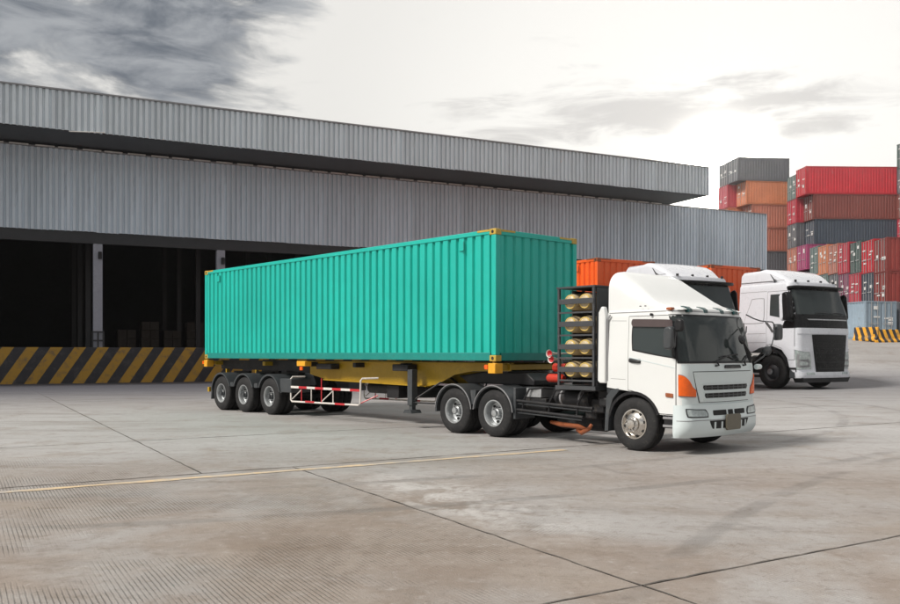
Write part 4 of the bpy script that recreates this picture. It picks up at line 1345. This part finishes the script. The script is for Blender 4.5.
        for zc in (0.78, 0.96):
            S.patch([(side(1.6), zc - .06), (side(S.uy(0.40, zc)), zc - .06), (side(S.uy(0.38, zc)), zc + .06), (side(1.55), zc + .06)], 0.026, 0.02, 8, 6, 0.4).build('lamp_lens', M['lamp'], hl)
        S.patch([(side(1.08), 1.20), (side(S.uy(0.50, 1.13)), 1.13), (side(S.uy(0.50, 1.21)), 1.21), (side(1.02), 1.30)], 0.02, 0.02, 10, 2, 0).build('lamp_brow', M['cool_white'], hl)
        # black side band, step and arch
        y0, y1 = (-0.012, 0.5) if not far else (2.512, 2.0)
        arc_guard(-1.02, 0.54, 0.68, 15, 165, y0, y1, 0.07, 16).build('mudguard', M['black'], T)
        st = MB().prism([(-0.36, 0.34), (-0.10, 0.34), (-0.10, 0.60), (-0.34, 0.66)], 'y', min(y0, y1) + (0.02 if not far else 0), max(y0, y1) - (0 if not far else 0.02)).build('step', M['mud'], T, bevel=0.01)
        MB().box(-0.35, -0.10, -0.014 if not far else 2.49, 0.02 if not far else 2.514, 0.60, 0.66).build('step_trim', M['black'], st)
    # hood strip, tall black grille with two cross bars
    S.patch([(1.35, 1.68), (3.65, 1.68), (3.65, 1.86), (1.35, 1.86)], 0.016, 0.03, 26, 3, 0).build('hood_strip', M['cool_white'], T)
    gr = S.patch([(S.uy(0.74, 0.50), 0.50), (S.uy(2.10, 0.50), 0.50), (S.uy(2.24, 1.66), 1.66), (S.uy(0.56, 1.66), 1.66)], 0.028, 0.04, 20, 10, 0.03).build('grille', M['gloss_black'], T)
    for z, ya, yb in ((1.08, 0.68, 2.08), (0.80, 0.74, 2.02), (0.60, 0.78, 1.98)):
        S.patch([(S.uy(ya, z), z), (S.uy(yb, z), z), (S.uy(yb, z + .03), z + .03), (S.uy(ya, z + .03), z + .03)], 0.050, 0.03, 14, 1, 0).build('grille_bar', M['black'], gr)
    for i in range(8):
        z = 1.16 + i * 0.06
        S.patch([(S.uy(0.70, z), z), (S.uy(2.06, z), z), (S.uy(2.06, z + .014), z + .014), (S.uy(0.70, z + .014), z + .014)], 0.036, 0.02, 12, 1, 0).build('grille_slat', M['black'], gr)
    # bumper strip
    B = Shell(-0.12, [(0.3, 0.10), (0.36, 0.15), (0.52, 0.14)], [(0.3, 1.24), (0.52, 1.26)], YC, 0.2, 0.24, 0.08)
    rows_ = [[B(u, z) for u in US] for z in (0.34, 0.37, 0.45, 0.50, 0.52)]
    top = rows_[-1]
    rows_.append([(p[0] - (0.12 if 1 < US[i] < 4 else 0), YC + (p[1] - YC) * 0.92, 0.524) for i, p in enumerate(top)])
    bp = MB().grid(rows_).build('bumper', M['cool_white'], T, smooth=35)
    MB().prism([(0.2, 0.2), (2.3, 0.2), (2.4, 0.35), (0.1, 0.35)], 'x', -0.3, 0.04).build('lower_valance', M['black'], bp)
    for far in (False, True):
        def side(u):
            return 5 - u if far else u
        B.patch([(side(B.uy(0.28, 0.43)), 0.44), (side(B.uy(0.60, 0.43)), 0.44), (side(B.uy(0.58, 0.5)), 0.515), (side(B.uy(0.26, 0.5)), 0.515)], 0.01, 0.02, 8, 3, 0.1).build('fog_lamp', M['lamp'], bp)
    # roof deflector in two stages
    for (x0, x1, z0, z1, yi) in ((-2.28, -0.55, 3.24, 3.66, 0.10),):
        rows_ = []
        prof = [(-2.26, 3.62), (-2.2, 3.68), (-1.6, 3.69), (-1.45, 3.72), (-1.35, 3.72), (-1.1, 3.66), (-0.85, 3.55), (-0.65, 3.42), (-0.5, 3.30), (-0.42, 3.25)]
        for x, z in prof:
            k = max(0, (x + 1.3) / 0.9)
            yi_ = 0.10 + 0.25 * k * k
            r_ = min(0.12, (z - 3.2) * 0.5)
            pts = [(x, yi_, 3.22), (x, yi_ + 0.02, z - r_)]
            for a in (25, 50, 75, 90):
                pts.append((x, yi_ + 0.02 + r_ * (1 - math.cos(R(a))), z - r_ + r_ * math.sin(R(a))))
            pts.append((x, YC, z + 0.02))
            rows_.append(pts + [(p[0], 2 * YC - p[1], p[2]) for p in reversed(pts[:-1])])
        mb = MB().grid(rows_)
        mb.f.append(tuple(range(len(rows_[0]))))
        rd = mb.build('roof_deflector', M['cool_white'], T, smooth=40)
        MB().box(-2.25, -0.6, 0.085, 0.11, 3.33, 3.345).build('deflector_seam', M['flash'], rd)
    for y in (0.35, 0.95, 1.55, 2.15):
        MB().box(-0.42, -0.36, y - 0.03, y + 0.03, 3.28, 3.35).build('marker_lamp', M['black'], T, bevel=0.01)
    MB().tube([(-0.95, 0.12, 3.33), (-1.0, 0.12, 3.38), (-1.12, 0.1, 3.55)], [0.05, 0.02, 0.008], 8).build('antenna', M['black'], T)
    # chassis
    for y in (0.80, 1.70):
        MB().box(-6.3, -0.3, y - 0.04, y + 0.04, 0.68, 0.98).build('chassis_rail', M['chassis'], T)
    for x in (-6.1, -4.9, -3.0, -1.9, -0.7):
        MB().box(x - 0.05, x + 0.05, 0.84, 1.66, 0.72, 0.92).build('cross_member', M['chassis'], T)
    MB().box(-1.9, -0.4, 0.86, 1.64, 0.5, 1.1).build('engine', M['chassis'], T, bevel=0.05)
    MB().box(-2.2, -0.1, 0.5, 2.0, 0.32, 0.40).build('under_tray', M['black'], T)
    for y0, y1 in ((0.05, 0.62), (1.88, 2.45)):
        MB().box(-3.4, -2.2, y0, y1, 0.42, 1.02).build('fuel_tank', M['mud'], T, bevel=0.08)
    axle_pair(T, 'dark', 0.52, 0.30, 0.28, -1.02, 0.05, 2.45, False)
    for x in (-4.35, -5.7):
        axle_pair(T, 'dark', 0.52, 0.27, 0.28, x, 0.05, 2.45, True)
        for y0, y1 in ((0.02, 0.66), (2.48, 1.84)):
            arc_guard(x, 0.52, 0.60, 10, 170, y0, y1, 0.05, 14).build('mudguard', M['mud'], T)
    MB().prism([(-5.9, 1.0), (-4.2, 1.0), (-4.3, 1.14), (-5.7, 1.16)], 'y', 0.8, 1.7).build('fifth_wheel', M['black'], T)
    return T


BACK_TH = R(31)
BACK_SC = 1.5
Fb = Vector((math.sin(BACK_TH), -math.cos(BACK_TH), 0))
Rb = Vector((math.cos(BACK_TH), math.sin(BACK_TH), 0))
sleeper = sleeper_tractor()
orange_c = big_container('shipping_container', 11.6, 2.44, 2.59, M['orange'], M['orange_dark'], M['orange_dark'], M['orange'])
SPOTS = [((15.72, 40.0), 'white sleeper-cab truck with tall black grille, rightmost of the trucks', 'yellow semi-trailer behind the rightmost white truck with black grille', 'orange shipping container behind the rightmost white truck with black grille'),
         ((9.5, 36.9), 'white truck parked between the teal container truck and the black-grilled truck, roof showing', 'semi-trailer of the half-hidden middle truck, behind the teal container', 'orange shipping container seen just behind the cylinder rack, on the middle truck')]
for i, (pc, la, lb, lc) in enumerate(SPOTS):
    rz = BACK_TH - math.pi / 2
    t_ = sleeper if i == 0 else copy_tree(sleeper)
    t_.location = (pc[0], pc[1], 0)
    t_.rotation_euler = (0, 0, rz)
    t_.scale = (BACK_SC,) * 3
    tag(t_, la, 'truck', 'white trucks in the yard')
    p = Vector((*pc, 0)) - Fb * 5.2 + Rb * 0.05
    tr = copy_tree(trailer, None, ('side_guard',))
    tr.location = p
    tr.rotation_euler = (0, 0, rz)
    tr.scale = (BACK_SC * 0.955, BACK_SC, BACK_SC)
    tag(tr, lb, 'trailer', 'container trailers')
    oc = orange_c if i == 0 else copy_tree(orange_c)
    oc.location = p + Vector((0, 0, BED * BACK_SC))
    oc.rotation_euler = (0, 0, rz)
    oc.scale = (BACK_SC,) * 3
    tag(oc, lc, 'container', 'containers on trailers')

# ------------------------------------------------------------------ warehouse (local: x along the front, y into the building)
WA = math.atan2(0.442, 0.897)
wh = empty('warehouse', (-24, 47.3, 0), WA)
tag(wh, 'long grey corrugated-metal warehouse with open dark loading bays and striped dock', 'warehouse')
X0, X1 = -24.0, 54.9
FX1 = 45.5
FY = -3.92
PITCH = 0.30
SHEET = 1.2


def sheet_mesh(name, width, h, dep):
    pts = []
    n = int(round(width / PITCH))
    for i in range(n):
        a = i * PITCH
        pts += [(a + 0.0, 0), (a + PITCH * 0.52, 0), (a + PITCH * 0.62, dep), (a + PITCH * 0.90, dep)]
    pts.append((width, 0))
    return MB().grid([[(x, y, 0) for x, y in pts], [(x, y, h) for x, y in pts]]).mesh(name, 0, recalc=False)


low_me = sheet_mesh('wall_sheet', SHEET, 12.84 - 8.38, 0.095)
top_me = sheet_mesh('fascia_sheet', SHEET, 1.98, 0.095)
x = X0
while x < X1 - 0.3:
    link('wall_sheet', low_me, M['sheet_low'], wh, loc=(x, random.uniform(-0.006, 0.006), 8.38 + random.uniform(-0.025, 0.01)))
    x += SHEET
WEND = x
x = X0
while x < FX1 - 0.3:
    link('fascia_sheet', top_me, M['sheet_top'], wh, loc=(x, FY + random.uniform(-0.005, 0.005), 13.0 + random.uniform(-0.02, 0.01)))
    x += SHEET
FEND = x
# roofs, soffit, trims
MB().prism([(FY + 0.10, 14.93), (26, 16.2), (26, 16.35), (FY + 0.10, 15.02)], 'x', X0, FEND).build('roof', M['sheet_top'], wh)
MB().box(X0, FEND, FY + 0.12, FY + 0.16, 12.98, 14.95).build('fascia_backing', M['steel_dark'], wh)
MB().box(FEND - 0.02, FEND + 0.05, FY + 0.0, 26, 13.0, 14.95).build('gable_panel', M['sheet_top'], wh)
MB().box(X0, FEND, FY + 0.15, 0.6, 13.02, 13.10).build('soffit', M['steel_dark'], wh)
MB().box(X0, FEND + 0.06, FY - 0.05, FY + 0.12, 14.985, 15.06).build('ridge_trim', M['flash'], wh)
MB().prism([(0.10, 12.70), (26, 13.0), (26, 13.12), (0.10, 12.82)], 'x', FEND - 1, WEND).build('low_roof', M['sheet_low'], wh)
MB().box(X0, WEND + 0.03, -0.06, 0.12, 12.83, 12.90).build('wall_capping', M['flash'], wh)
MB().box(WEND - 0.01, WEND + 0.06, -0.05, 26, 0.0, 12.85).build('gable_panel', M['sheet_low'], wh)
x = X0 + 0.2
while x < FEND - 2:
    MB().box(x, x + 0.95, -0.14, -0.08, 12.86, 12.93).build('glint_strip', M['glint_and_conduit'], wh)  # pale dashes standing in for skylight glints along the wall top
    x += 1.2 + random.uniform(-0.1, 0.1)
MB().tube([(3.2, FY - 0.05, 12.92), (4.9, FY - 0.02, 13.05)], 0.03, 6).build('loose_conduit', M['glint_and_conduit'], wh)
# header beam, columns, dock, interior
MB().box(X0, WEND, 0.13, 0.42, 7.75, 8.45).build('header_beam', M['steel_dark'], wh)
MB().box(X0, WEND, 0.115, 0.118, 8.46, 12.7).build('wall_backing', M['steel_dark'], wh)
for i, xx in enumerate((-15.5, -8.7, -1.9 - 0.0, 4.9, 11.7, 18.5, 25.3, 32.1, 38.9, 45.7, 52.5)):
    if i == 2:
        continue
    c_ = MB()
    c_.box(xx - 0.24, xx + 0.24, 0.16, 0.19, 1.95, 7.76)
    c_.box(xx - 0.24, xx + 0.24, 0.46, 0.49, 1.95, 7.76)
    c_.box(xx - 0.10, xx + 0.10, 0.19, 0.46, 1.95, 7.76)
    cc = c_.build('column', M['column'], wh)
    for a in (-0.33, -0.04, 0.25):
        MB().box(xx + a, xx + a + 0.08, 0.03, 0.10, 1.97, 2.85).build('column_guard', M['steel_dark'], cc)
    for z in (2.30, 2.78):
        MB().box(xx - 0.34, xx + 0.34, 0.0, 0.03, z, z + 0.09).build('column_guard', M['steel_dark'], cc)
    MB().tube([(xx + 0.1, 0.05, 6.9), (xx + 0.1, 0.05, 7.3)], 0.10, 10).build('lamp_housing', M['black'], cc)
MB().box(X0, WEND, -0.05, 0.55, -0.1, 1.97).build('dock_face', M['dock_stripes'], wh, bevel=0.03)
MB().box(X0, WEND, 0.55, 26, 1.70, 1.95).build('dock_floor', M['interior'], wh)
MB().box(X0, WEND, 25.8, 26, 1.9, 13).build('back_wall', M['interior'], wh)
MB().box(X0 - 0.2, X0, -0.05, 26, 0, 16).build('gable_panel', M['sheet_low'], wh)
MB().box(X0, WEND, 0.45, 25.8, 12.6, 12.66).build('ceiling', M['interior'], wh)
for yy in (7.5, 15.0, 22.0):
    for xx in (-8.7, -1.9, 4.9, 11.7, 18.5, 25.3):
        MB().box(xx - 0.15, xx + 0.15, yy - 0.15, yy + 0.15, 1.95, 12.6).build('inner_column', M['steel_dark'], wh)
# cartons on pallets deep in the bay
CR = [(8.0, 15.0, 2), (9.6, 15.0, 3), (11.2, 15.2, 2), (12.8, 15.0, 3), (14.4, 15.1, 2)]
cw = Matrix.Translation((-24, 47.3, 0)) @ Matrix.Rotation(WA, 4, 'Z')
ORD = ['first', 'second', 'third', 'fourth', 'fifth', 'sixth', 'seventh']
for i, (cx, cy, n) in enumerate(CR):
    p = cw @ Vector((cx, cy, 1.952))
    st = empty('pallet_load', p, WA)
    tag(st, 'dim pallet load of cartons in the dark loading bay, %s from the right' % ORD[[14.4, 12.8, 11.2, 9.6, 8.0].index(cx)], 'pallet', 'pallet loads in the loading bay')
    pal = MB()
    for k in range(3):
        pal.box(-0.62, 0.62, -0.55 + k * 0.5, -0.45 + k * 0.5, 0, 0.10)
    pal.build('pallet', M['crate'], st)
    for k in range(5):
        MB().box(-0.62, 0.62, -0.58 + k * 0.25, -0.42 + k * 0.25, 0.10, 0.13).build('pallet_board', M['crate'], st)
    for k in range(n):
        for a in (-0.31, 0.31):
            MB().box(a - 0.295, a + 0.295, -0.56, 0.56, 0.132 + k * 0.62, 0.735 + k * 0.62).build('carton', M['crate'], st, bevel=0.01)

# ------------------------------------------------------------------ container yard on the right


def yard_proto(L, W=2.44, H=2.59):
    parts = []
    body = MB()
    for y, d in ((0.03, 0.036), (W - 0.03, -0.036)):
        pr = corr_profile(0.12, L - 0.10, 0.30, d)
        body.grid([[(x, y + o, 0.16) for x, o in pr], [(x, y + o, H - 0.10) for x, o in pr]])
    pr = corr_profile(0.1, W - 0.1, 0.25, -0.04)
    body.grid([[(L - 0.03 + o, y, 0.16) for y, o in pr], [(L - 0.03 + o, y, H - 0.10) for y, o in pr]])
    body.box(0.06, L - 0.06, 0.06, W - 0.06, H - 0.06, H - 0.03)
    body.box(0.06, L - 0.06, 0.06, W - 0.06, 0.08, 0.14)
    parts.append(('side_wall', body.mesh('side_wall', 0), None))
    fr = MB()
    for y0, y1 in ((0.006, 0.07), (W - 0.07, W - 0.006)):
        fr.box(0.17, L - 0.17, y0, y1, H - 0.11, H - 0.014)
        fr.box(0.17, L - 0.17, y0, y1, 0.014, 0.165)
    for x0, x1 in ((0.01, 0.09), (L - 0.09, L - 0.01)):
        fr.box(x0, x1, 0.16, W - 0.16, H - 0.12, H - 0.014)
        fr.box(x0, x1, 0.16, W - 0.16, 0.014, 0.165)
    for x0 in (0.0, L - 0.17):
        for y0 in (0.0, W - 0.15):
            fr.box(x0, x0 + 0.17, y0, y0 + 0.15, 0, 0.118)
            fr.box(x0, x0 + 0.17, y0, y0 + 0.15, H - 0.118, H)
            fr.box(x0 + 0.01, x0 + 0.16, y0 + 0.01, y0 + 0.14, 0.118, H - 0.118)
    parts.append(('frame', fr.mesh('frame', 0), None))
    return parts


PROTO = {}
DOOR = {}


def door_meshes(H, W=2.44):
    if H in DOOR:
        return DOOR[H]
    d = MB()
    w = W / 2 - 0.16
    # leaf with three recessed corrugations
    pr = corr_profile(0.0, w, 0.36, 0.03)
    d.grid([[(0.03 + o, y, 0.18) for y, o in pr], [(0.03 + o, y, H - 0.13) for y, o in pr]])
    d.box(0.075, 0.085, 0, w, 0.18, H - 0.13)
    rods = [MB().box(-0.022, 0.012, y - 0.02, y + 0.02, 0.08, H - 0.06).mesh('lock_rod', 0) for y in (w * 0.27, w * 0.72)]
    hd = MB().box(-0.035, -0.023, w * 0.22, w * 0.95, 1.02, 1.08).mesh('handle', 0)
    DOOR[H] = (d.mesh('door', 0), rods, hd, w)
    return DOOR[H]


PLAC = MB().box(-0.012, 0.02, 0, 0.34, 0, 0.24).mesh('placard', 0)
PLAC2 = MB().box(-0.012, 0.02, 0, 0.48, 0, 0.10).mesh('placard', 0)


def yard_container(L, H, loc, rot, col, label, group, door=True, plac=True):
    key = (L, H)
    if key not in PROTO:
        PROTO[key] = yard_proto(L, 2.44, H)
    T = empty('shipping_container', loc, rot)
    tag(T, label, 'container', group)
    for nm, me, _ in PROTO[key]:
        o = link(nm, me, M['boxes'], T)
        k = 0.82 if nm == 'frame' else 1.0
        o.color = (col[0] * k, col[1] * k, col[2] * k, 1)
    if door:
        dm, rods, hd, w = door_meshes(H)
        for k in range(2):
            y0 = 0.15 if k == 0 else 2.44 / 2 + 0.01
            d = link('door', dm, M['boxes'], T, loc=(0, y0, 0))
            d.color = (*col, 1)
            for rm in rods:
                link('lock_rod', rm, M['rod'], d)
            link('handle', hd, M['rod'], d)
            if plac:
                for q in range(random.choice((1, 2, 2, 3))):
                    link('placard', random.choice((PLAC, PLAC2)), M['sticker'], d, loc=(0, random.uniform(0.1, 0.5), random.uniform(0.5, H - 0.5)))
    return T


GREY, ORNG, SALM, SALM2 = (0.12, 0.125, 0.14), (0.64, 0.22, 0.10), (0.50, 0.185, 0.125), (0.46, 0.165, 0.115)
REDD, BRWN, NAVY, MAGN = (0.52, 0.008, 0.022), (0.20, 0.045, 0.035), (0.045, 0.06, 0.085), (0.40, 0.06, 0.17)
CRIM, DGRN, TEAL_, LBLU, RUST = (0.48, 0.025, 0.05), (0.045, 0.085, 0.075), (0.13, 0.19, 0.18), (0.30, 0.385, 0.46), (0.23, 0.028, 0.022)
PURP = (0.22, 0.055, 0.11)
POS = ['bottom', 'second from the bottom', 'third from the bottom', 'fourth from the bottom', 'fifth from the bottom', 'sixth from the bottom', 'seventh from the bottom', 'topmost']


def cname(c):
    return {GREY: 'dark grey', ORNG: 'orange', SALM: 'salmon', SALM2: 'faded salmon', REDD: 'bright red', BRWN: 'brown', NAVY: 'navy', MAGN: 'magenta', CRIM: 'crimson', DGRN: 'dark green', TEAL_: 'grey-teal', LBLU: 'pale blue', RUST: 'rust red', PURP: 'plum'}[c]


A8 = R(8)
ux_, uy_ = Vector((math.cos(A8), math.sin(A8), 0)), Vector((-math.sin(A8), math.cos(A8), 0))
# stack beyond the end of the warehouse: short containers, rows shifted as they were set down
colA = [SALM, BRWN, GREY, GREY, SALM2, SALM, ORNG, GREY]
offA = [1.65, 1.65, 1.65, 1.65, 1.65, 1.65, 1.0, 0.0]
pA = Vector((31.8, 98, YARD_Z))
for k in range(8):
    yard_container(6.06, 2.59, pA + ux_ * offA[k] + Vector((0, 0, k * 2.592)), A8, colA[k], '%s container, %s in the front stack past the warehouse end' % (cname(colA[k]), POS[k]), 'containers stacked past the warehouse')
colA2 = [SALM, CRIM, BRWN, SALM, GREY, ORNG, CRIM, GREY]
for k in range(8):
    yard_container(6.06, 2.59, pA + uy_ * 2.54 + ux_ * (0.0 + 0.05 * (k % 3)) + Vector((0, 0, k * 2.592)), A8, colA2[k], '%s container, %s in the rear stack past the warehouse end' % (cname(colA2[k]), POS[k]), 'containers stacked past the warehouse')
# long stack topped by the bright red box
colB = [RUST, GREY, GREY, MAGN, NAVY, BRWN, REDD]
offB = [0.9, 0.9, 0.9, 0.1, 0.95, 0.8, 0.0]
pB = Vector((36.9, 92, YARD_Z))
B2 = R(2)
ux_, uy_ = Vector((math.cos(B2), math.sin(B2), 0)), Vector((-math.sin(B2), math.cos(B2), 0))
PB = POS[:6] + ['topmost']
for k in range(7):
    yard_container(12.19, 2.9 if k == 6 else 2.59, pB + ux_ * offB[k] + Vector((0, 0, k * 2.592)), B2, colB[k], 'long %s container, %s in the red-topped stack' % (cname(colB[k]), PB[k]), 'long containers in the tall stack')
colB2 = [BRWN, GREY, RUST, SALM, GREY, CRIM, TEAL_]
for k in range(7):
    yard_container(12.19, 2.59, pB + uy_ * 2.54 + ux_ * 0.1 + Vector((0, 0, k * 2.592)), B2, colB2[k], 'long %s container, %s in the stack behind the red-topped one' % (cname(colB2[k]), PB[k]), 'long containers in the tall stack')
# tall stack at the right edge
colD = [GREY, RUST, BRWN, NAVY, CRIM, BRWN, GREY, DGRN]
for k in range(8):
    yard_container(6.06, 2.59, Vector((46.85, 90, YARD_Z + k * 2.592)), A8, colD[k], '%s container, %s in the tall stack at the right edge' % (cname(colD[k]), POS[k]), 'containers in the right edge stack')
# rows with their doors facing left, nearest column first
rows_c = [[RUST, CRIM, DGRN, CRIM, SALM2, ORNG, TEAL_],       # top row, near to far
          [RUST, NAVY, CRIM, PURP, GREY, TEAL_, ORNG],
          [BRWN, GREY, NAVY, RUST, BRWN, GREY, SALM]]
rows_c[0][1] = REDD
nth = ['nearest', 'second nearest', 'third nearest', 'fourth nearest', 'fifth nearest', 'sixth nearest', 'farthest']
lev = ['top', 'middle', 'bottom']
AC = R(-4)
cx_, cy_ = Vector((math.cos(AC), math.sin(AC), 0)), Vector((-math.sin(AC), math.cos(AC), 0))
pC = Vector((32.9, 66.8, YARD_Z))
for r in range(3):
    for k in range(7):
        c = rows_c[r][k]
        yard_container(6.06, 2.59, pC + cy_ * (2.52 * k) + cx_ * random.uniform(-0.04, 0.04) + Vector((0, 0, (2 - r) * 2.592 + 0.20 * k + 0.02)), AC, c, '%s container with doors facing left, %s in the %s row' % (cname(c), nth[k], lev[r]), 'containers with doors facing left')
# pale blue boxes standing in front of the rows
yard_container(6.06, 2.59, Vector((30.48, 60.55, YARD_Z)), R(103), LBLU, 'pale blue container with closed doors toward the viewer, behind the striped barrier', 'containers behind the barrier')
yard_container(6.06, 2.59, Vector((33.25, 61.6, YARD_Z)), R(103), GREY, 'dark grey container end at the right edge, beside the pale blue doors', 'containers behind the barrier')

# striped concrete barriers
for nm, p, rz, ln, lab in ((0, (26.35, 58.1), R(-50), 1.55, 'short yellow and black striped concrete barrier turned aside, left of the longer one'), (1, (27.3, 56.9), R(4), 2.6, 'long yellow and black striped concrete barrier in front of the pale blue containers')):
    z = terrain(p[0] + 0.6, p[1]) - 0.06
    e = empty('concrete_barrier', (p[0], p[1], z), rz)
    tag(e, lab, 'barrier', 'striped barriers')
    MB().prism([(0.0, 0.0), (0.55, 0.0), (0.55, 0.18), (0.40, 0.32), (0.36, 0.90), (0.19, 0.90), (0.15, 0.32), (0.0, 0.18)], 'x', 0, ln).build('barrier_body', M['barrier_stripes'], e, bevel=0.02)
    for xx in (0.3, ln - 0.3):
        MB().tube([(xx - 0.1, 0.275, 0.89), (xx - 0.08, 0.275, 0.97), (xx + 0.08, 0.275, 0.97), (xx + 0.1, 0.275, 0.89)], 0.014, 6).build('lifting_loop', M['steel_dark'], e)

# ------------------------------------------------------------------ hazy air over the yard
hz = bpy.data.materials.new('yard haze')
hz.use_nodes = True
ht = hz.node_tree
ht.nodes.clear()
ho = N(ht, 'ShaderNodeOutputMaterial')
pv = N(ht, 'ShaderNodeVolumePrincipled')
pv.inputs['Color'].default_value = (0.96, 0.95, 0.94, 1)
pv.inputs['Density'].default_value = 0.0010
pv.inputs['Anisotropy'].default_value = 0.9
ht.links.new(pv.outputs[0], ho.inputs['Volume'])
hb = MB().box(-260, 260, -120, 300, -1.2, 26).build('haze', hz, smooth=0)
tag(hb, kind='stuff')
